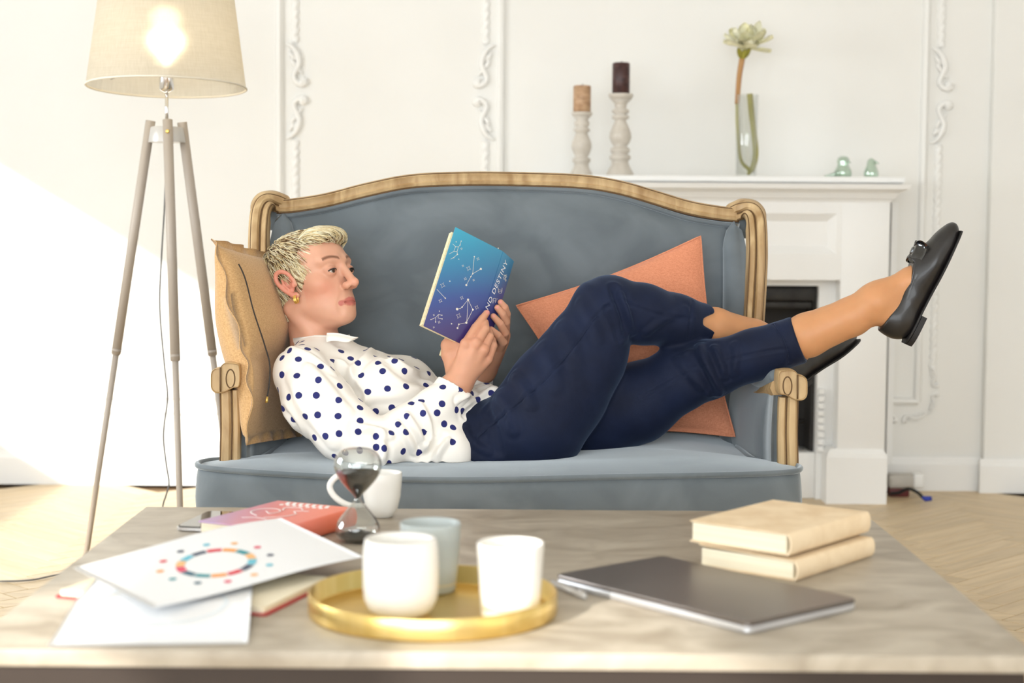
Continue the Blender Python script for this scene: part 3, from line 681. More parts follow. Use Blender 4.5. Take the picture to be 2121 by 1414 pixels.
blo = bpy.data.objects.new('bulb_light', bl); COL.objects.link(blo); blo.parent = lamp; blo.location = (0, 0, zbulb + 0.06)
# linen shade: thin cloth that lets light through
m_linen = bpy.data.materials.new('linen_shade'); m_linen.use_nodes = True; nt = m_linen.node_tree; nt.nodes.clear()
out = nt.nodes.new('ShaderNodeOutputMaterial'); di = nt.nodes.new('ShaderNodeBsdfDiffuse'); tr = nt.nodes.new('ShaderNodeBsdfTranslucent'); tp = nt.nodes.new('ShaderNodeBsdfTransparent')
mx = nt.nodes.new('ShaderNodeMixShader'); mx2 = nt.nodes.new('ShaderNodeMixShader'); mx.inputs[0].default_value = 0.45
tc = nt.nodes.new('ShaderNodeTexCoord'); cols = []
for sc_v in ((14, 14, 420), (260, 260, 10)):
    mp = nt.nodes.new('ShaderNodeMapping'); mp.inputs['Scale'].default_value = sc_v; nz = nt.nodes.new('ShaderNodeTexNoise'); nz.inputs['Scale'].default_value = 1; nz.inputs['Detail'].default_value = 2
    nt.links.new(tc.outputs['Object'], mp.inputs[0]); nt.links.new(mp.outputs[0], nz.inputs['Vector']); cols.append(nz)
ad = nt.nodes.new('ShaderNodeMath'); ad.operation = 'ADD'; nt.links.new(cols[0].outputs['Fac'], ad.inputs[0]); nt.links.new(cols[1].outputs['Fac'], ad.inputs[1])
rp = nt.nodes.new('ShaderNodeValToRGB'); rp.color_ramp.elements[0].position = 0.36; rp.color_ramp.elements[1].position = 0.62
hf = nt.nodes.new('ShaderNodeMath'); hf.operation = 'MULTIPLY'; hf.inputs[1].default_value = 0.5; nt.links.new(ad.outputs[0], hf.inputs[0]); nt.links.new(hf.outputs[0], rp.inputs[0])
rp.color_ramp.elements[0].color = (0.60, 0.56, 0.47, 1); rp.color_ramp.elements[1].color = (0.67, 0.63, 0.545, 1)
nt.links.new(rp.outputs[0], di.inputs[0]); nt.links.new(rp.outputs[0], tr.inputs[0])
nt.links.new(di.outputs[0], mx.inputs[1]); nt.links.new(tr.outputs[0], mx.inputs[2]); nt.links.new(mx.outputs[0], mx2.inputs[1]); nt.links.new(tp.outputs[0], mx2.inputs[2]); mx2.inputs[0].default_value = 0.03
rf = nt.nodes.new('ShaderNodeBsdfRefraction'); rf.inputs['IOR'].default_value = 1.25; rf.inputs['Roughness'].default_value = 0.55; rf.inputs[0].default_value = (1, 0.95, 0.85, 1); mx3 = nt.nodes.new('ShaderNodeMixShader'); mx3.inputs[0].default_value = 0.16
nt.links.new(mx2.outputs[0], mx3.inputs[1]); nt.links.new(rf.outputs[0], mx3.inputs[2]); nt.links.new(mx3.outputs[0], out.inputs[0])
zsb = at(346, 183, Yl)[2]; rb = 162 / sc(Yl); hsd = 0.33; rt = rb - hsd * (25 / 185)
tilt = math.radians(-3.0); Rt = np.array([[1, 0, 0], [0, math.cos(tilt), -math.sin(tilt)], [0, math.sin(tilt), math.cos(tilt)]])
def shade(prof): 
    V, F = lathe(prof, (0, 0, 0), 72, cap=False); return V @ Rt.T + np.array([lx, Yl, zsb]), F
obj('shade', shade([(rb, 0), (rt, hsd)]), m_linen, lamp)
m_hem = mat('shade_hem', (0.74, 0.69, 0.58), 0.8)
for r_, h_ in ((rb, 0.003), (rt, hsd)):
    V, F = tube([(r_ * math.cos(a), r_ * math.sin(a), h_) for a in np.linspace(0, 2 * math.pi, 72, endpoint=False)], 0.0028, 6, closed=True)
    obj('shade_hem', (V @ Rt.T + np.array([lx, Yl, zsb]), F), m_hem, lamp)
mb = MB()
for a in (0.5, 2.6, 4.7): mb.add(*tube([(lx, Yl, zsk + 0.055), (lx + 0.6 * rb * math.cos(a), Yl + 0.6 * rb * math.sin(a), zsb + 0.05), (lx + (rb - 0.006) * math.cos(a), Yl + (rb - 0.006) * math.sin(a), zsb + 0.03)], 0.0015, 6))
obj('shade_spider', mb, m_chrome, lamp)
m_cord = mat('grey_cord', (0.16, 0.155, 0.15), 0.5)
cp = [at(x, y, Yc) for x, y, Yc in ((345, 292, 4.21), (341, 420, 4.21), (334, 540, 4.21), (331, 640, 4.21), (341, 760, 4.21), (347, 822, 4.21), (340, 880, 4.21), (339, 915, 4.21), (345, 965, 4.21), (350, 1000, 4.2), (344, 1025, 4.2), (337, 1050, 4.2), (336, 1100, 4.2), (334, 1150, 4.2))]
gp = [atz(x, y, 0.004) for x, y in ((250, 1182), (130, 1189), (70, 1200), (20, 1203), (-30, 1200), (-120, 1180))]
obj('cord', tube(catmull(cp + gp, 6), 0.0022, 7), m_cord, lamp)
# ================================================================== sofa
def velvet(name, c1, c2):
    m = vary(mat(name, rough=0.75, sheen=0.9, spec=0.25), c1, c2, (7, 7, 9), detail=3, lo=0.38, hi=0.64, bump=0.12, bscale=(500, 500, 500), distort=0.6)
    bsdf(m).inputs['Sheen Tint'].default_value = (0.70, 0.76, 0.80, 1); return m
m_vel = velvet('grey_blue_velvet', srgb(98, 106, 111), srgb(112, 120, 125))
m_wood = mat('limed_oak', rough=0.5)
m_groove = mat('waxed_groove', srgb(96, 70, 40), 0.6)  # dark brown puts shade into the carved grooves, loop and bead
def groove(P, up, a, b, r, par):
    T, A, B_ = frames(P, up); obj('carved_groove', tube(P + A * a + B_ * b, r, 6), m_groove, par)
vary(m_wood, srgb(160, 128, 86), srgb(204, 176, 132), (30, 30, 7), detail=6, lo=0.32, hi=0.68, bump=0.15, bscale=(90, 90, 20), distort=0.8)
sofa = root('sofa', (0, 3.4, 0), 'grey blue velvet loveseat with carved limed oak frame and rolled arms', 'sofa')
YB = 3.71
out_c = [(575, 410), (610, 411), (680, 400), (760, 379), (850, 362), (950, 356.5), (1060, 357), (1200, 362), (1280, 373), (1350, 391), (1420, 411), (1480, 423), (1530, 429)]
in_c = [(575, 444), (610, 440), (680, 428), (760, 408), (850, 390), (950, 385), (1060, 385), (1200, 390), (1280, 403), (1350, 424), (1420, 446), (1480, 457), (1530, 462)]
cen = catmull([at((a[0] + b[0]) / 2, (a[1] + b[1]) / 2, YB) for a, b in zip(out_c, in_c)], 8)
cprof = [(-0.0165, -0.035), (-0.0165, 0.010), (-0.012, 0.019), (-0.006, 0.021), (-0.003, 0.0175), (0.004, 0.018), (0.010, 0.0205), (0.015, 0.015), (0.0165, 0.004), (0.0165, -0.035)]
cr = obj('crest_rail', sweep(cen, cprof, (0, 0, 1)), m_wood, sofa, 'auto')
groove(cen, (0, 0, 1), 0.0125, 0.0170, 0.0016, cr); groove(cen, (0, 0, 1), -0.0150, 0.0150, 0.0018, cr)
# upholstered back
innr = catmull([at(p[0], p[1] + 2, YB) for p in in_c], 8); nu, nv = len(innr), 26; G = np.zeros((nu, nv, 3))
for i in range(nu):
    for j, v in enumerate(np.linspace(0, 1, nv)):
        z = innr[i, 2] + (0.40 - innr[i, 2]) * v; e = min(1, v * 9) * min(1, min(i, nu - 1 - i) / 6)
        G[i, j] = (innr[i, 0] * (1 + 0.02 * v), YB + 0.012 - 0.034 * e ** 0.5 - 0.012 * math.sin(math.pi * v) * math.sin(math.pi * i / (nu - 1)), z)
G += (vnoise(G, 9, 3) * 0.003)[..., None] * np.array([0, 1, 0])
back = obj('back_upholstery', sheet(G, 0.02), m_vel, sofa)
obj('piping', tube(innr + np.array([0, -0.014, -0.004]), 0.0058, 8), m_vel, back)
bk = MB(); bk.add(*sheet(np.stack([cen + np.array([0, 0.03, 0.0]), np.c_[cen[:, :2] + np.array([0, 0.03]), np.full(len(cen), 0.22)]], 1), 0.014)); obj('back_panel', bk, m_vel, sofa)
wprof = np.array([(-0.020, -0.030), (-0.020, 0.012), (-0.016, 0.018), (-0.008, 0.017), (-0.005, 0.012), (-0.002, 0.012), (0.002, 0.018), (0.012, 0.018), (0.016, 0.013), (0.019, 0.010), (0.023, 0.004), (0.025, -0.006), (0.024, -0.030)])
WR = [(1515, 444, 3.72), (1534, 437, 3.70), (1552, 437, 3.68), (1563, 448, 3.66), (1567, 475, 3.64), (1568, 530, 3.615), (1565, 600, 3.60), (1560, 680, 3.585), (1555, 760, 3.565), (1552, 800, 3.55)]
WL = [(590, 427, 3.72), (570, 420, 3.70), (553, 420, 3.68), (543, 431, 3.66), (538, 458, 3.64), (536, 512, 3.615), (537, 582, 3.60), (541, 662, 3.585), (546, 742, 3.565), (549, 782, 3.55)]
for sg, W in ((1, WR), (-1, WL)):
    P = catmull([at(*p) for p in W], 8); pr = wprof.copy(); pr[:, 1] *= sg
    # outward direction turns from up (at the crest) to sideways
    T = np.gradient(P, axis=0); T /= np.linalg.norm(T, axis=1, keepdims=True); up = np.cross(T, np.array([0, 1.0, 0])) * (1 if sg > 0 else -1)
    V, F = sweep(P, pr, up); wr_ = obj('wing_rail', (V, F), m_wood, sofa, 'auto')
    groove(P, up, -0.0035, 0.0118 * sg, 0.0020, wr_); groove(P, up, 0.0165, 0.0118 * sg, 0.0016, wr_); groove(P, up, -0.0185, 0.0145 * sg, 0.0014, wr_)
    cb = at(1524, 462, 3.715) if sg > 0 else at(582, 446, 3.715); obj('corner_padding', box(cb, (0.06, 0.03, 0.07), 0.012, 3), m_vel, sofa, 'auto')
    # upholstered wing face between rail and back
    nU, nV = 12, 30; G = np.zeros((nV, nU, 3)); k0 = 17
    for i, v in enumerate(np.linspace(0, 1, nV)):
        q = P[min(len(P) - 1, int(k0 + v * (len(P) - 1 - k0)))]; a = q + np.array([-sg * 0.020, -0.004, 0]); a[2] = P[k0][2] - 0.028 + (0.42 - P[k0][2]) * v
        bx = (at(1512, 500, 3.70)[0] if sg > 0 else at(598, 500, 3.70)[0]); b = np.array([bx, 3.70, a[2]])
        top = min(1, v / 0.09) ** 0.5
        for j, u in enumerate(np.linspace(0, 1, nU)):
            m_ = (a + b) / 2; p = a + (b - a) * u; p = m_ + (p - m_) * (0.25 + 0.75 * top)
            bul = math.sin(math.pi * min(1, u * 1.05)) ** 0.6 * top * 0.026
            G[i, j] = p + np.array([-sg * bul * 0.9, -bul * 0.7, 0])
    obj('wing_upholstery', sheet(G, 0.016), m_vel, sofa)
# arms
def knuckle(sg):
    ref = [(1611, 772), (1622, 766), (1640, 765), (1648, 769), (1653, 776), (1664, 778), (1671, 786), (1672, 802), (1671, 819), (1663, 828), (1650, 829), (1640, 826), (1626, 818), (1611, 812)]
    if sg < 0: ref = [(2109 - x, y - 15) for x, y in ref]
    Yk = 3.225; poly = np.array([at(x, y, Yk)[[0, 2]] for x, y in ref]); poly = poly if sg < 0 else poly
    c = catmull(np.c_[poly, np.zeros(len(poly))], 4, True)[:, :2]; n = len(c); mb = MB(); m_ = c.mean(0); rings = []
    for y, k in ((3.222, 0.90), (3.216, 0.95), (3.219, 0.985), (3.226, 1.0), (3.262, 1.0), (3.275, 0.96), (3.30, 0.90)):
        cc = m_ + (c - m_) * k; rings.append(np.c_[cc[:, 0], np.full(n, y), cc[:, 1]])
    V = np.concatenate(rings); F = [(i * n + j, i * n + (j + 1) % n, (i + 1) * n + (j + 1) % n, (i + 1) * n + j) for i in range(len(rings) - 1) for j in range(n)] + [tuple(range(n))[::-1], tuple((len(rings) - 1) * n + j for j in range(n))]
    o = obj('arm_knuckle', (V, F), m_wood, sofa, 'auto')
    cx, cy = (1631, 799) if sg > 0 else (477.5, 784)
    loop = [at(cx + 9 * math.cos(a) * (1 if sg > 0 else -1), cy + 19 * math.sin(a), 3.2225) for a in np.linspace(0, 2 * math.pi, 24, endpoint=False)]
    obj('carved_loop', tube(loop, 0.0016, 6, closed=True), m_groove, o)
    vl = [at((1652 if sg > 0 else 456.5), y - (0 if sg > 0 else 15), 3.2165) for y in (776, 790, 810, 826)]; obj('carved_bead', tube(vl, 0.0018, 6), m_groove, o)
for sg in (1, -1):
    knuckle(sg)
    mx = lambda x: x if sg > 0 else 2109 - x
    dy = 0 if sg > 0 else -15
    P = catmull([at(mx(1633), 822 + dy, 3.25), at(mx(1632), 850 + dy, 3.25), at(mx(1631), 900 + dy, 3.25), at(mx(1632), 950 + dy, 3.25), at(mx(1634), 1120 + dy, 3.26)], 6)
    pr = np.array([(-0.021, -0.024), (-0.021, 0.012), (-0.017, 0.017), (-0.010, 0.017), (-0.007, 0.012), (-0.003, 0.011), (0.001, 0.016), (0.013, 0.016), (0.016, 0.010), (0.020, 0.008), (0.021, 0.0), (0.021, -0.024)]); pr[:, 1] *= sg
    V, F = sweep(P, pr, np.array([sg * 1.0, 0, 0]), scale=np.interp(np.linspace(0, 1, len(P)), [0, .15, 1], [0.92, 0.95, 1.02])); ap = obj('arm_post', (V, F), m_wood, sofa, 'auto')
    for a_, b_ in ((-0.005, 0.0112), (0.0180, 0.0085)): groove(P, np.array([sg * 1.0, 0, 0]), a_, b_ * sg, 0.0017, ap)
    # rail along the arm and pad on top
    a0 = at(mx(1634), 797 + dy, 3.26); a1 = at(mx(1552), 792 + dy * 0.6, 3.56); a0[0] *= 0.985
    P = catmull([a0, a0 * 0.6 + a1 * 0.4 + np.array([0, 0, -0.012]), a1], 8)
    obj('arm_rail', sweep(P, [(-0.02, -0.024), (-0.02, 0.024), (-0.006, 0.030), (0.006, 0.026), (0.010, 0.018), (0.010, -0.018), (0.006, -0.026), (-0.006, -0.030)], (0, 0, 1)), m_wood, sofa, 'auto')
    Pp = P[1:-3] + np.array([-sg * 0.012, 0.0, 0.020]); r = 0.021 * np.clip(np.sin(np.linspace(0.12, math.pi - 0.12, len(Pp))), 0.25, 1) ** 0.35
    obj('arm_pad', tube(Pp, r, 16), m_vel, sofa)
    # upholstered inner and outer faces of the arm
    nU, nV = 16, 14; G = np.zeros((nU, nV, 3))
    for i, u in enumerate(np.linspace(0, 1, nU)):
        for j, v in enumerate(np.linspace(0, 1, nV)):
            Y = 3.262 + u * 0.42; xi_ = (at(mx(1612), 850, 3.262)[0] * (1 - u) + at(mx(1512), 850, 3.70)[0] * u); z = 0.585 + (0.36 - 0.585) * v
            bul = 0.022 * math.sin(math.pi * min(1, v * 0.9 + 0.08)) * min(1, u * 8 + 0.15) ** 0.5
            G[i, j] = (xi_ - sg * (bul - 0.002), Y - (0.008 * math.sin(math.pi * v) if i == 0 else 0), z)
    obj('arm_upholstery', sheet(G, 0.018), m_vel, sofa)
    obj('arm_filling', box2((sg * 0.535, 3.268, 0.24), (sg * 0.572, 3.60, 0.592), 0.01), m_vel, sofa, 'auto')
# seat frame and legs (mostly hidden by the table)
obj('seat_rail', box2((-0.575, 3.16, 0.20), (0.565, 3.72, 0.285), 0.015), m_wood, sofa, 'auto')
for x in (-0.53, 0.52):
    for y in (3.20, 3.68):
        obj('leg', tube(catmull([(x, y, 0.22), (x * 1.03, y + (-0.012 if y < 3.4 else 0.012), 0.14), (x, y, 0.06), (x * 1.02, y, 0.0)], 5), np.interp(np.linspace(0, 1, 16), [0, .3, .8, 1], [0.032, 0.03, 0.018, 0.021]), 12), m_wood, sofa)
# seat cushion: bowed front, T-shaped, piped edge
oc = [(-0.49, 3.69), (-0.50, 3.50), (-0.505, 3.34), (-0.525, 3.296), (-0.575, 3.285), (-0.606, 3.262), (-0.617, 3.215), (-0.585, 3.165), (-0.45, 3.115), (-0.25, 3.078), (0.0, 3.062), (0.25, 3.072), (0.42, 3.105), (0.535, 3.155), (0.567, 3.205), (0.562, 3.258), (0.535, 3.285), (0.505, 3.30), (0.49, 3.34), (0.485, 3.50), (0.475, 3.69), (0.0, 3.695)]
oc = catmull(np.c_[np.array(oc), np.zeros(len(oc))], 9, True)[:, :2]; n = len(oc); cc = np.array([-0.02, 3.42])
def seat_z(x, y): return 0.436 - 0.010 * np.exp(-((x + 0.10) / 0.30) ** 2) + 0.004 * np.sin(5 * x + 1)
rings = []
for z_, k, o_ in ((0.275, 0.96, 0), (0.285, 0.985, 0), (0.32, 1.0, 0.004), (0.365, 1.0, 0.007), (0.405, 1.0, 0.004)):
    p = cc + (oc - cc) * k; d = oc - cc; d = d / np.linalg.norm(d, axis=1, keepdims=True); p = p + d * o_; rings.append(np.c_[p, np.full(n, z_)])
for t_ in (0.0, 0.012, 0.03, 0.07, 0.13, 0.22, 0.34, 0.48, 0.62, 0.76, 0.88, 0.97):
    p = cc + (oc - cc) * (1 - t_) ; z_ = seat_z(p[:, 0], p[:, 1]) - 0.004 + 0.022 * (1 - (1 - min(1, t_ / 0.5)) ** 2.2) - 0.016 * np.exp(-((p[:, 0] + 0.05) / 0.33) ** 2 - ((p[:, 1] - 3.35) / 0.2) ** 2) * min(1, t_ * 8)
    q = np.c_[p, z_]; q[:, 2] += vnoise(q, 26, 8) * 0.0022 * min(1, t_ * 20); rings.append(q)
V = np.concatenate(rings + [np.array([[cc[0], cc[1], rings[-1][:, 2].mean()]])]); K = len(rings)
F = [(i * n + j, i * n + (j + 1) % n, (i + 1) * n + (j + 1) % n, (i + 1) * n + j) for i in range(K - 1) for j in range(n)] + [((K - 1) * n + j, (K - 1) * n + (j + 1) % n, K * n) for j in range(n)] + [tuple(range(n))[::-1]]
cush = obj('seat_cushion', (V, F), m_vel, sofa)
pp = np.c_[oc, seat_z(oc[:, 0], oc[:, 1]) - 0.003]; d = oc - cc; pp[:, :2] += d / np.linalg.norm(d, axis=1, keepdims=True) * 0.002
obj('piping', tube(pp, 0.0058, 9, closed=True), m_vel, cush)

# ================================================================== scatter cushions
def pillow(cor, thick, bend=0.0, inbow=0.05, n=44, wr=0.004, seed=1, pw=0.62, edge0=None, back=None):
    c00, c10, c11, c01 = [np.asarray(c, float) for c in cor]; u = np.linspace(0, 1, n); U, Vv = np.meshgrid(u, u, indexing='ij')
    B = ((1 - U) * (1 - Vv))[..., None] * c00 + (U * (1 - Vv))[..., None] * c10 + (U * Vv)[..., None] * c11 + ((1 - U) * Vv)[..., None] * c01
    nn = nrm(np.cross(c10 - c00, c01 - c00)); eu = nrm((c10 - c00) + (c11 - c01)); ev = nrm((c01 - c00) + (c11 - c10)); lu = np.linalg.norm(c10 - c00); lv = np.linalg.norm(c01 - c00)
    B = B - eu * ((2 * U - 1) * inbow * lu * np.sin(np.pi * Vv))[..., None] - ev * ((2 * Vv - 1) * inbow * lv * np.sin(np.pi * U))[..., None] + nn * (bend * np.sin(np.pi * Vv))[..., None]
    if edge0 is not None:
        e0 = np.stack([np.interp(u, np.linspace(0, 1, len(edge0)), edge0[:, k]) for k in range(3)], 1); B = B + (e0 - B[0])[None] * ((1 - U) ** 1.5)[..., None]
    a, b = 2 * U - 1, 2 * Vv - 1; h = thick * ((1 - a ** 2) * (1 - b ** 2)).clip(0) ** pw
    w1 = vnoise(B, 30, seed) * wr * np.minimum(1, ((1 - a ** 2) * (1 - b ** 2)) * 6 + 0.1)
    A = B + nn * (h + w1)[..., None]; C = B - nn * ((h - w1) * (1 if back is None else back(Vv)))[..., None]; m_ = n * n
    F = grid_faces(n, n) + [tuple(i + m_ for i in f[::-1]) for f in grid_faces(n, n)]
    bd = [i * n for i in range(n)] + [(n - 1) * n + j for j in range(1, n)] + [i * n + n - 1 for i in range(n - 2, -1, -1)] + [j for j in range(n - 2, 0, -1)]
    for p, q in zip(bd, bd[1:] + bd[:1]): F.append((p, p + m_, q + m_, q)[::-1])
    return (np.concatenate([A.reshape(-1, 3), C.reshape(-1, 3)]), F), A, B, nn, bd
def weave(name, c1, c2, sc1=700.0):
    m = mat(name, rough=0.85, sheen=0.25, spec=0.2)
    tc = N(m, 'ShaderNodeTexCoord'); fac = []
    for v in ((sc1 * 0.25, sc1 * 0.25, sc1 * 1.6), (sc1 * 1.4, sc1 * 1.4, sc1 * 0.25)):
        mp = N(m, 'ShaderNodeMapping'); mp.inputs['Scale'].default_value = v; n = N(m, 'ShaderNodeTexNoise'); n.inputs['Scale'].default_value = 1; n.inputs['Detail'].default_value = 2
        L(m, tc.outputs['Object'], mp.inputs[0]); L(m, mp.outputs[0], n.inputs['Vector']); fac.append(n)
    ad = N(m, 'ShaderNodeMath'); ad.operation = 'ADD'; L(m, fac[0].outputs['Fac'], ad.inputs[0]); L(m, fac[1].outputs['Fac'], ad.inputs[1])
    r = N(m, 'ShaderNodeValToRGB'); r.color_ramp.elements[0].position = 0.40; r.color_ramp.elements[1].position = 0.60; r.color_ramp.elements[0].color = (*c1, 1); r.color_ramp.elements[1].color = (*c2, 1)
    hf = N(m, 'ShaderNodeMath'); hf.operation = 'MULTIPLY'; hf.inputs[1].default_value = 0.5; L(m, ad.outputs[0], hf.inputs[0]); L(m, hf.outputs[0], r.inputs[0]); L(m, r.outputs[0], bsdf(m).inputs['Base Color'])
    bp = N(m, 'ShaderNodeBump'); bp.inputs['Strength'].default_value = 0.35; bp.inputs['Distance'].default_value = 0.001; L(m, hf.outputs[0], bp.inputs['Height']); L(m, bp.outputs[0], bsdf(m).inputs['Normal'])
    return m
m_tan = weave('tan_burlap', srgb(186, 146, 98), srgb(212, 174, 126)); m_orange = weave('terracotta_linen', srgb(202, 128, 96), srgb(220, 148, 114), 600)
m_dark = mat('dark_zip', (0.02, 0.015, 0.012), 0.5)
cor = [at(447, 507, 3.27), at(585, 540, 3.62), at(618, 905, 3.52), at(508, 910, 3.208)]
cor[2][2] = 0.458
edge = catmull([at(447, 507, 3.27), at(470, 570, 3.262), at(484, 650, 3.25), at(506, 720, 3.228), at(521, 768, 3.214), at(520, 835, 3.206), at(508, 910, 3.208)], 8)
VF, A, B, nn, bd = pillow(cor, 0.082, bend=0.0, inbow=0.012, seed=4, pw=0.45, edge0=edge, back=lambda v: 0.55 * (1 - np.clip((v - 0.40) / 0.2, 0, 0.93)))
if nn[0] < 0: pass
tan = root('scatter_cushion', (cor[0] + cor[2]) / 2 * np.array([1, 1, 0]) + np.array([0, 0, 0.46]), 'tan burlap cushion with frayed edge and black zip behind the woman\'s head', 'cushion', 'scatter cushions on the sofa')
obj('cover', VF, m_tan, tan)
Bf = B.reshape(-1, 3)[bd]; nb = len(Bf); ctr = B.reshape(-1, 3).mean(0); oT = Bf - ctr; oT -= np.outer(oT @ nn, nn); oT /= np.linalg.norm(oT, axis=1, keepdims=True)
wv = np.sin(np.arange(nb) * 0.72) * 0.005 + np.sin(np.arange(nb) * 0.31 + 1) * 0.004
rows = [Bf - oT * 0.006, Bf + oT * 0.006 + nn * (wv * 0.4)[:, None], Bf + oT * 0.016 + nn * wv[:, None]]
G = np.stack([np.vstack([r_, r_[:1]]) for r_ in rows], 1); obj('ruffled_edge', sheet(G, 0.002), m_tan, tan)
sgn = 1 if nn[0] > 0 else -1
zl = []
for k in range(5, 37):
    p = (A if sgn > 0 else 2 * B - A)[2, k]; zl.append(p + nn * sgn * 0.0010 + np.array([0, -0.0012, 0]))
zl = np.array(zl); obj('zip', tube(zl, 0.0016, 6), m_dark, tan); obj('zip_pull', tube([zl[-2], zl[-2] + np.array([-0.001, -0.003, -0.012])], [0.002, 0.003], 8), m_brass, tan)

cor = [at(1070, 633, 3.55), at(1451, 489, 3.60), at(1522, 918, 3.50), at(1205, 940, 3.50)]
cor[2][2] = max(cor[2][2], 0.455); cor[3][2] = 0.46
VF, A, B, nn, bd = pillow(cor, 0.062, inbow=0.035, seed=9, wr=0.004)
org = root('scatter_cushion', (cor[0] + cor[2]) / 2 * np.array([1, 1, 0]) + np.array([0, 0, 0.45]), 'terracotta orange linen cushion leaning on the sofa back behind the knees', 'cushion', 'scatter cushions on the sofa')
oc_ = obj('cover', VF, m_orange, org)
obj('seam', tube(B.reshape(-1, 3)[bd], 0.0022, 6, closed=True), m_orange, org)
# ================================================================== coffee table
ZT = 0.42
m_top = mat('concrete_laminate', rough=0.42)
vary(m_top, srgb(150, 138, 120), srgb(190, 180, 163), (7, 13, 8), detail=9, lo=0.3, hi=0.72, distort=1.5, bump=0.04, bscale=(60, 60, 60))
m_steel = mat('dark_bronze_steel', (0.055, 0.042, 0.034), 0.45, 0.6)
TX0, TX1, TY0, TY1 = -0.622, 0.600, 1.828, 2.772
table = root('coffee_table', ((TX0 + TX1) / 2, 2.3, 0), 'wide coffee table with grey stone-look top in front of the sofa', 'table')
obj('tabletop', box2((TX0, TY0, ZT - 0.02), (TX1, TY1, ZT), 0.0015, 2), m_top, table, 'auto')
mb = MB()
for a, b in (((TX0 + .012, TY0 + .012), (TX1 - .012, TY0 + .037)), ((TX0 + .012, TY1 - .037), (TX1 - .012, TY1 - .012)), ((TX0 + .012, TY0 + .037), (TX0 + .037, TY1 - .037)), ((TX1 - .037, TY0 + .037), (TX1 - .012, TY1 - .037))):
    mb.add(*box2((*a, ZT - 0.062), (*b, ZT - 0.0205)))
obj('apron', mb, m_steel, table, False)
for x in (TX0 + .0245, TX1 - .0245):
    for y in (TY0 + .0245, TY1 - .0245): obj('leg', box((x, y, (ZT - .062) / 2), (.025, .025, ZT - .062)), m_steel, table, False)

# ------------------------------------------------------------------ brass tray and candle cups
m_gold = vary(mat('brushed_brass', rough=0.30, metal=1.0), (0.83, 0.60, 0.20), (0.90, 0.68, 0.27), (6, 90, 6), bump=0.03, bscale=(10, 300, 10))
m_cupw = mat('white_ceramic', (0.87, 0.85, 0.80), 0.35, coat=0.2); m_wax = mat('cream_wax', (0.86, 0.82, 0.70), 0.5, sub=0.25)
m_frost = mat('frosted_grey_glass', (0.62, 0.68, 0.68), 0.35, trans=0.35, ior=1.35)
tc_ = np.array([-0.096, 2.02, ZT]); R_ = 0.155
tray = root('brass_tray', tc_, 'round brushed brass tray with raised rim on the coffee table', 'tray')
obj('base', lathe([(0.0001, 0.0006), (R_ - 0.006, 0.0006), (R_ - 0.004, 0.001), (R_ - 0.0035, 0.004), (0.0001, 0.004)], tc_, 96), m_gold, tray, 'auto')
obj('rim', lathe([(R_ - 0.006, 0.0006), (R_ - 0.001, 0.001), (R_, 0.004), (R_, 0.027), (R_ - 0.001, 0.0285), (R_ - 0.0025, 0.028), (R_ - 0.0028, 0.005), (R_ - 0.0055, 0.004)], tc_, 96, cap=False), m_gold, tray)
zt_ = ZT + 0.0042
def cup(name, cx, cy, prof, wall, wz, mc, mw, lab, cat):
    c = np.array([cx, cy, zt_]); t = root(name, c, lab, cat, 'candle cups on the brass tray'); prof = np.array(prof); h = prof[-1, 1]
    inner = [(max(r - wall, 0.001), max(z, 0.008)) for r, z in prof[::-1]]; top = [(prof[-1, 0] - wall * 0.2, h + wall * 0.35), (prof[-1, 0] - wall * 0.8, h + wall * 0.35)]
    P = [(0.0001, 0)] + [tuple(p) for p in prof] + top + inner + [(0.0001, 0.008)]
    obj('vessel', lathe(P, c, 56), mc, t)
    rw = np.interp(wz, prof[:, 1], prof[:, 0]) - wall - 0.0003
    obj('wax', lathe([(0.0001, 0.01), (rw * 0.97, 0.01), (rw, wz), (rw * 0.93, wz - 0.001), (0.008, wz - 0.003), (0.0001, wz - 0.003)], c, 48), mw, t)
    obj('wick', tube([c + np.array([0, 0, wz - 0.004]), c + np.array([0.001, 0, wz + 0.006])], 0.0012, 6), m_wick, t)
cup('candle_cup', -0.1346, 1.992, [(0.026, 0.0), (0.033, 0.002), (0.040, 0.008), (0.045, 0.02), (0.0465, 0.035), (0.0468, 0.06), (0.046, 0.08), (0.0445, 0.092)], 0.006, 0.066, m_cupw, m_wax, 'thick white ceramic candle cup with rounded base, left on the brass tray', 'candle')
cup('candle_cup', -0.105, 2.126, [(0.031, 0.0), (0.0335, 0.002), (0.036, 0.03), (0.0385, 0.065), (0.0395, 0.083), (0.0400, 0.089)], 0.003, 0.07, m_frost, m_wax, 'grey frosted glass candle at the back of the brass tray', 'candle')
cup('candle_cup', 0.0, 1.988, [(0.033, 0.0), (0.0355, 0.002), (0.0375, 0.03), (0.0395, 0.06), (0.041, 0.085), (0.041, 0.09)], 0.0028, 0.079, m_cupw, m_wax, 'plain straight white candle cup on the right side of the brass tray', 'candle')

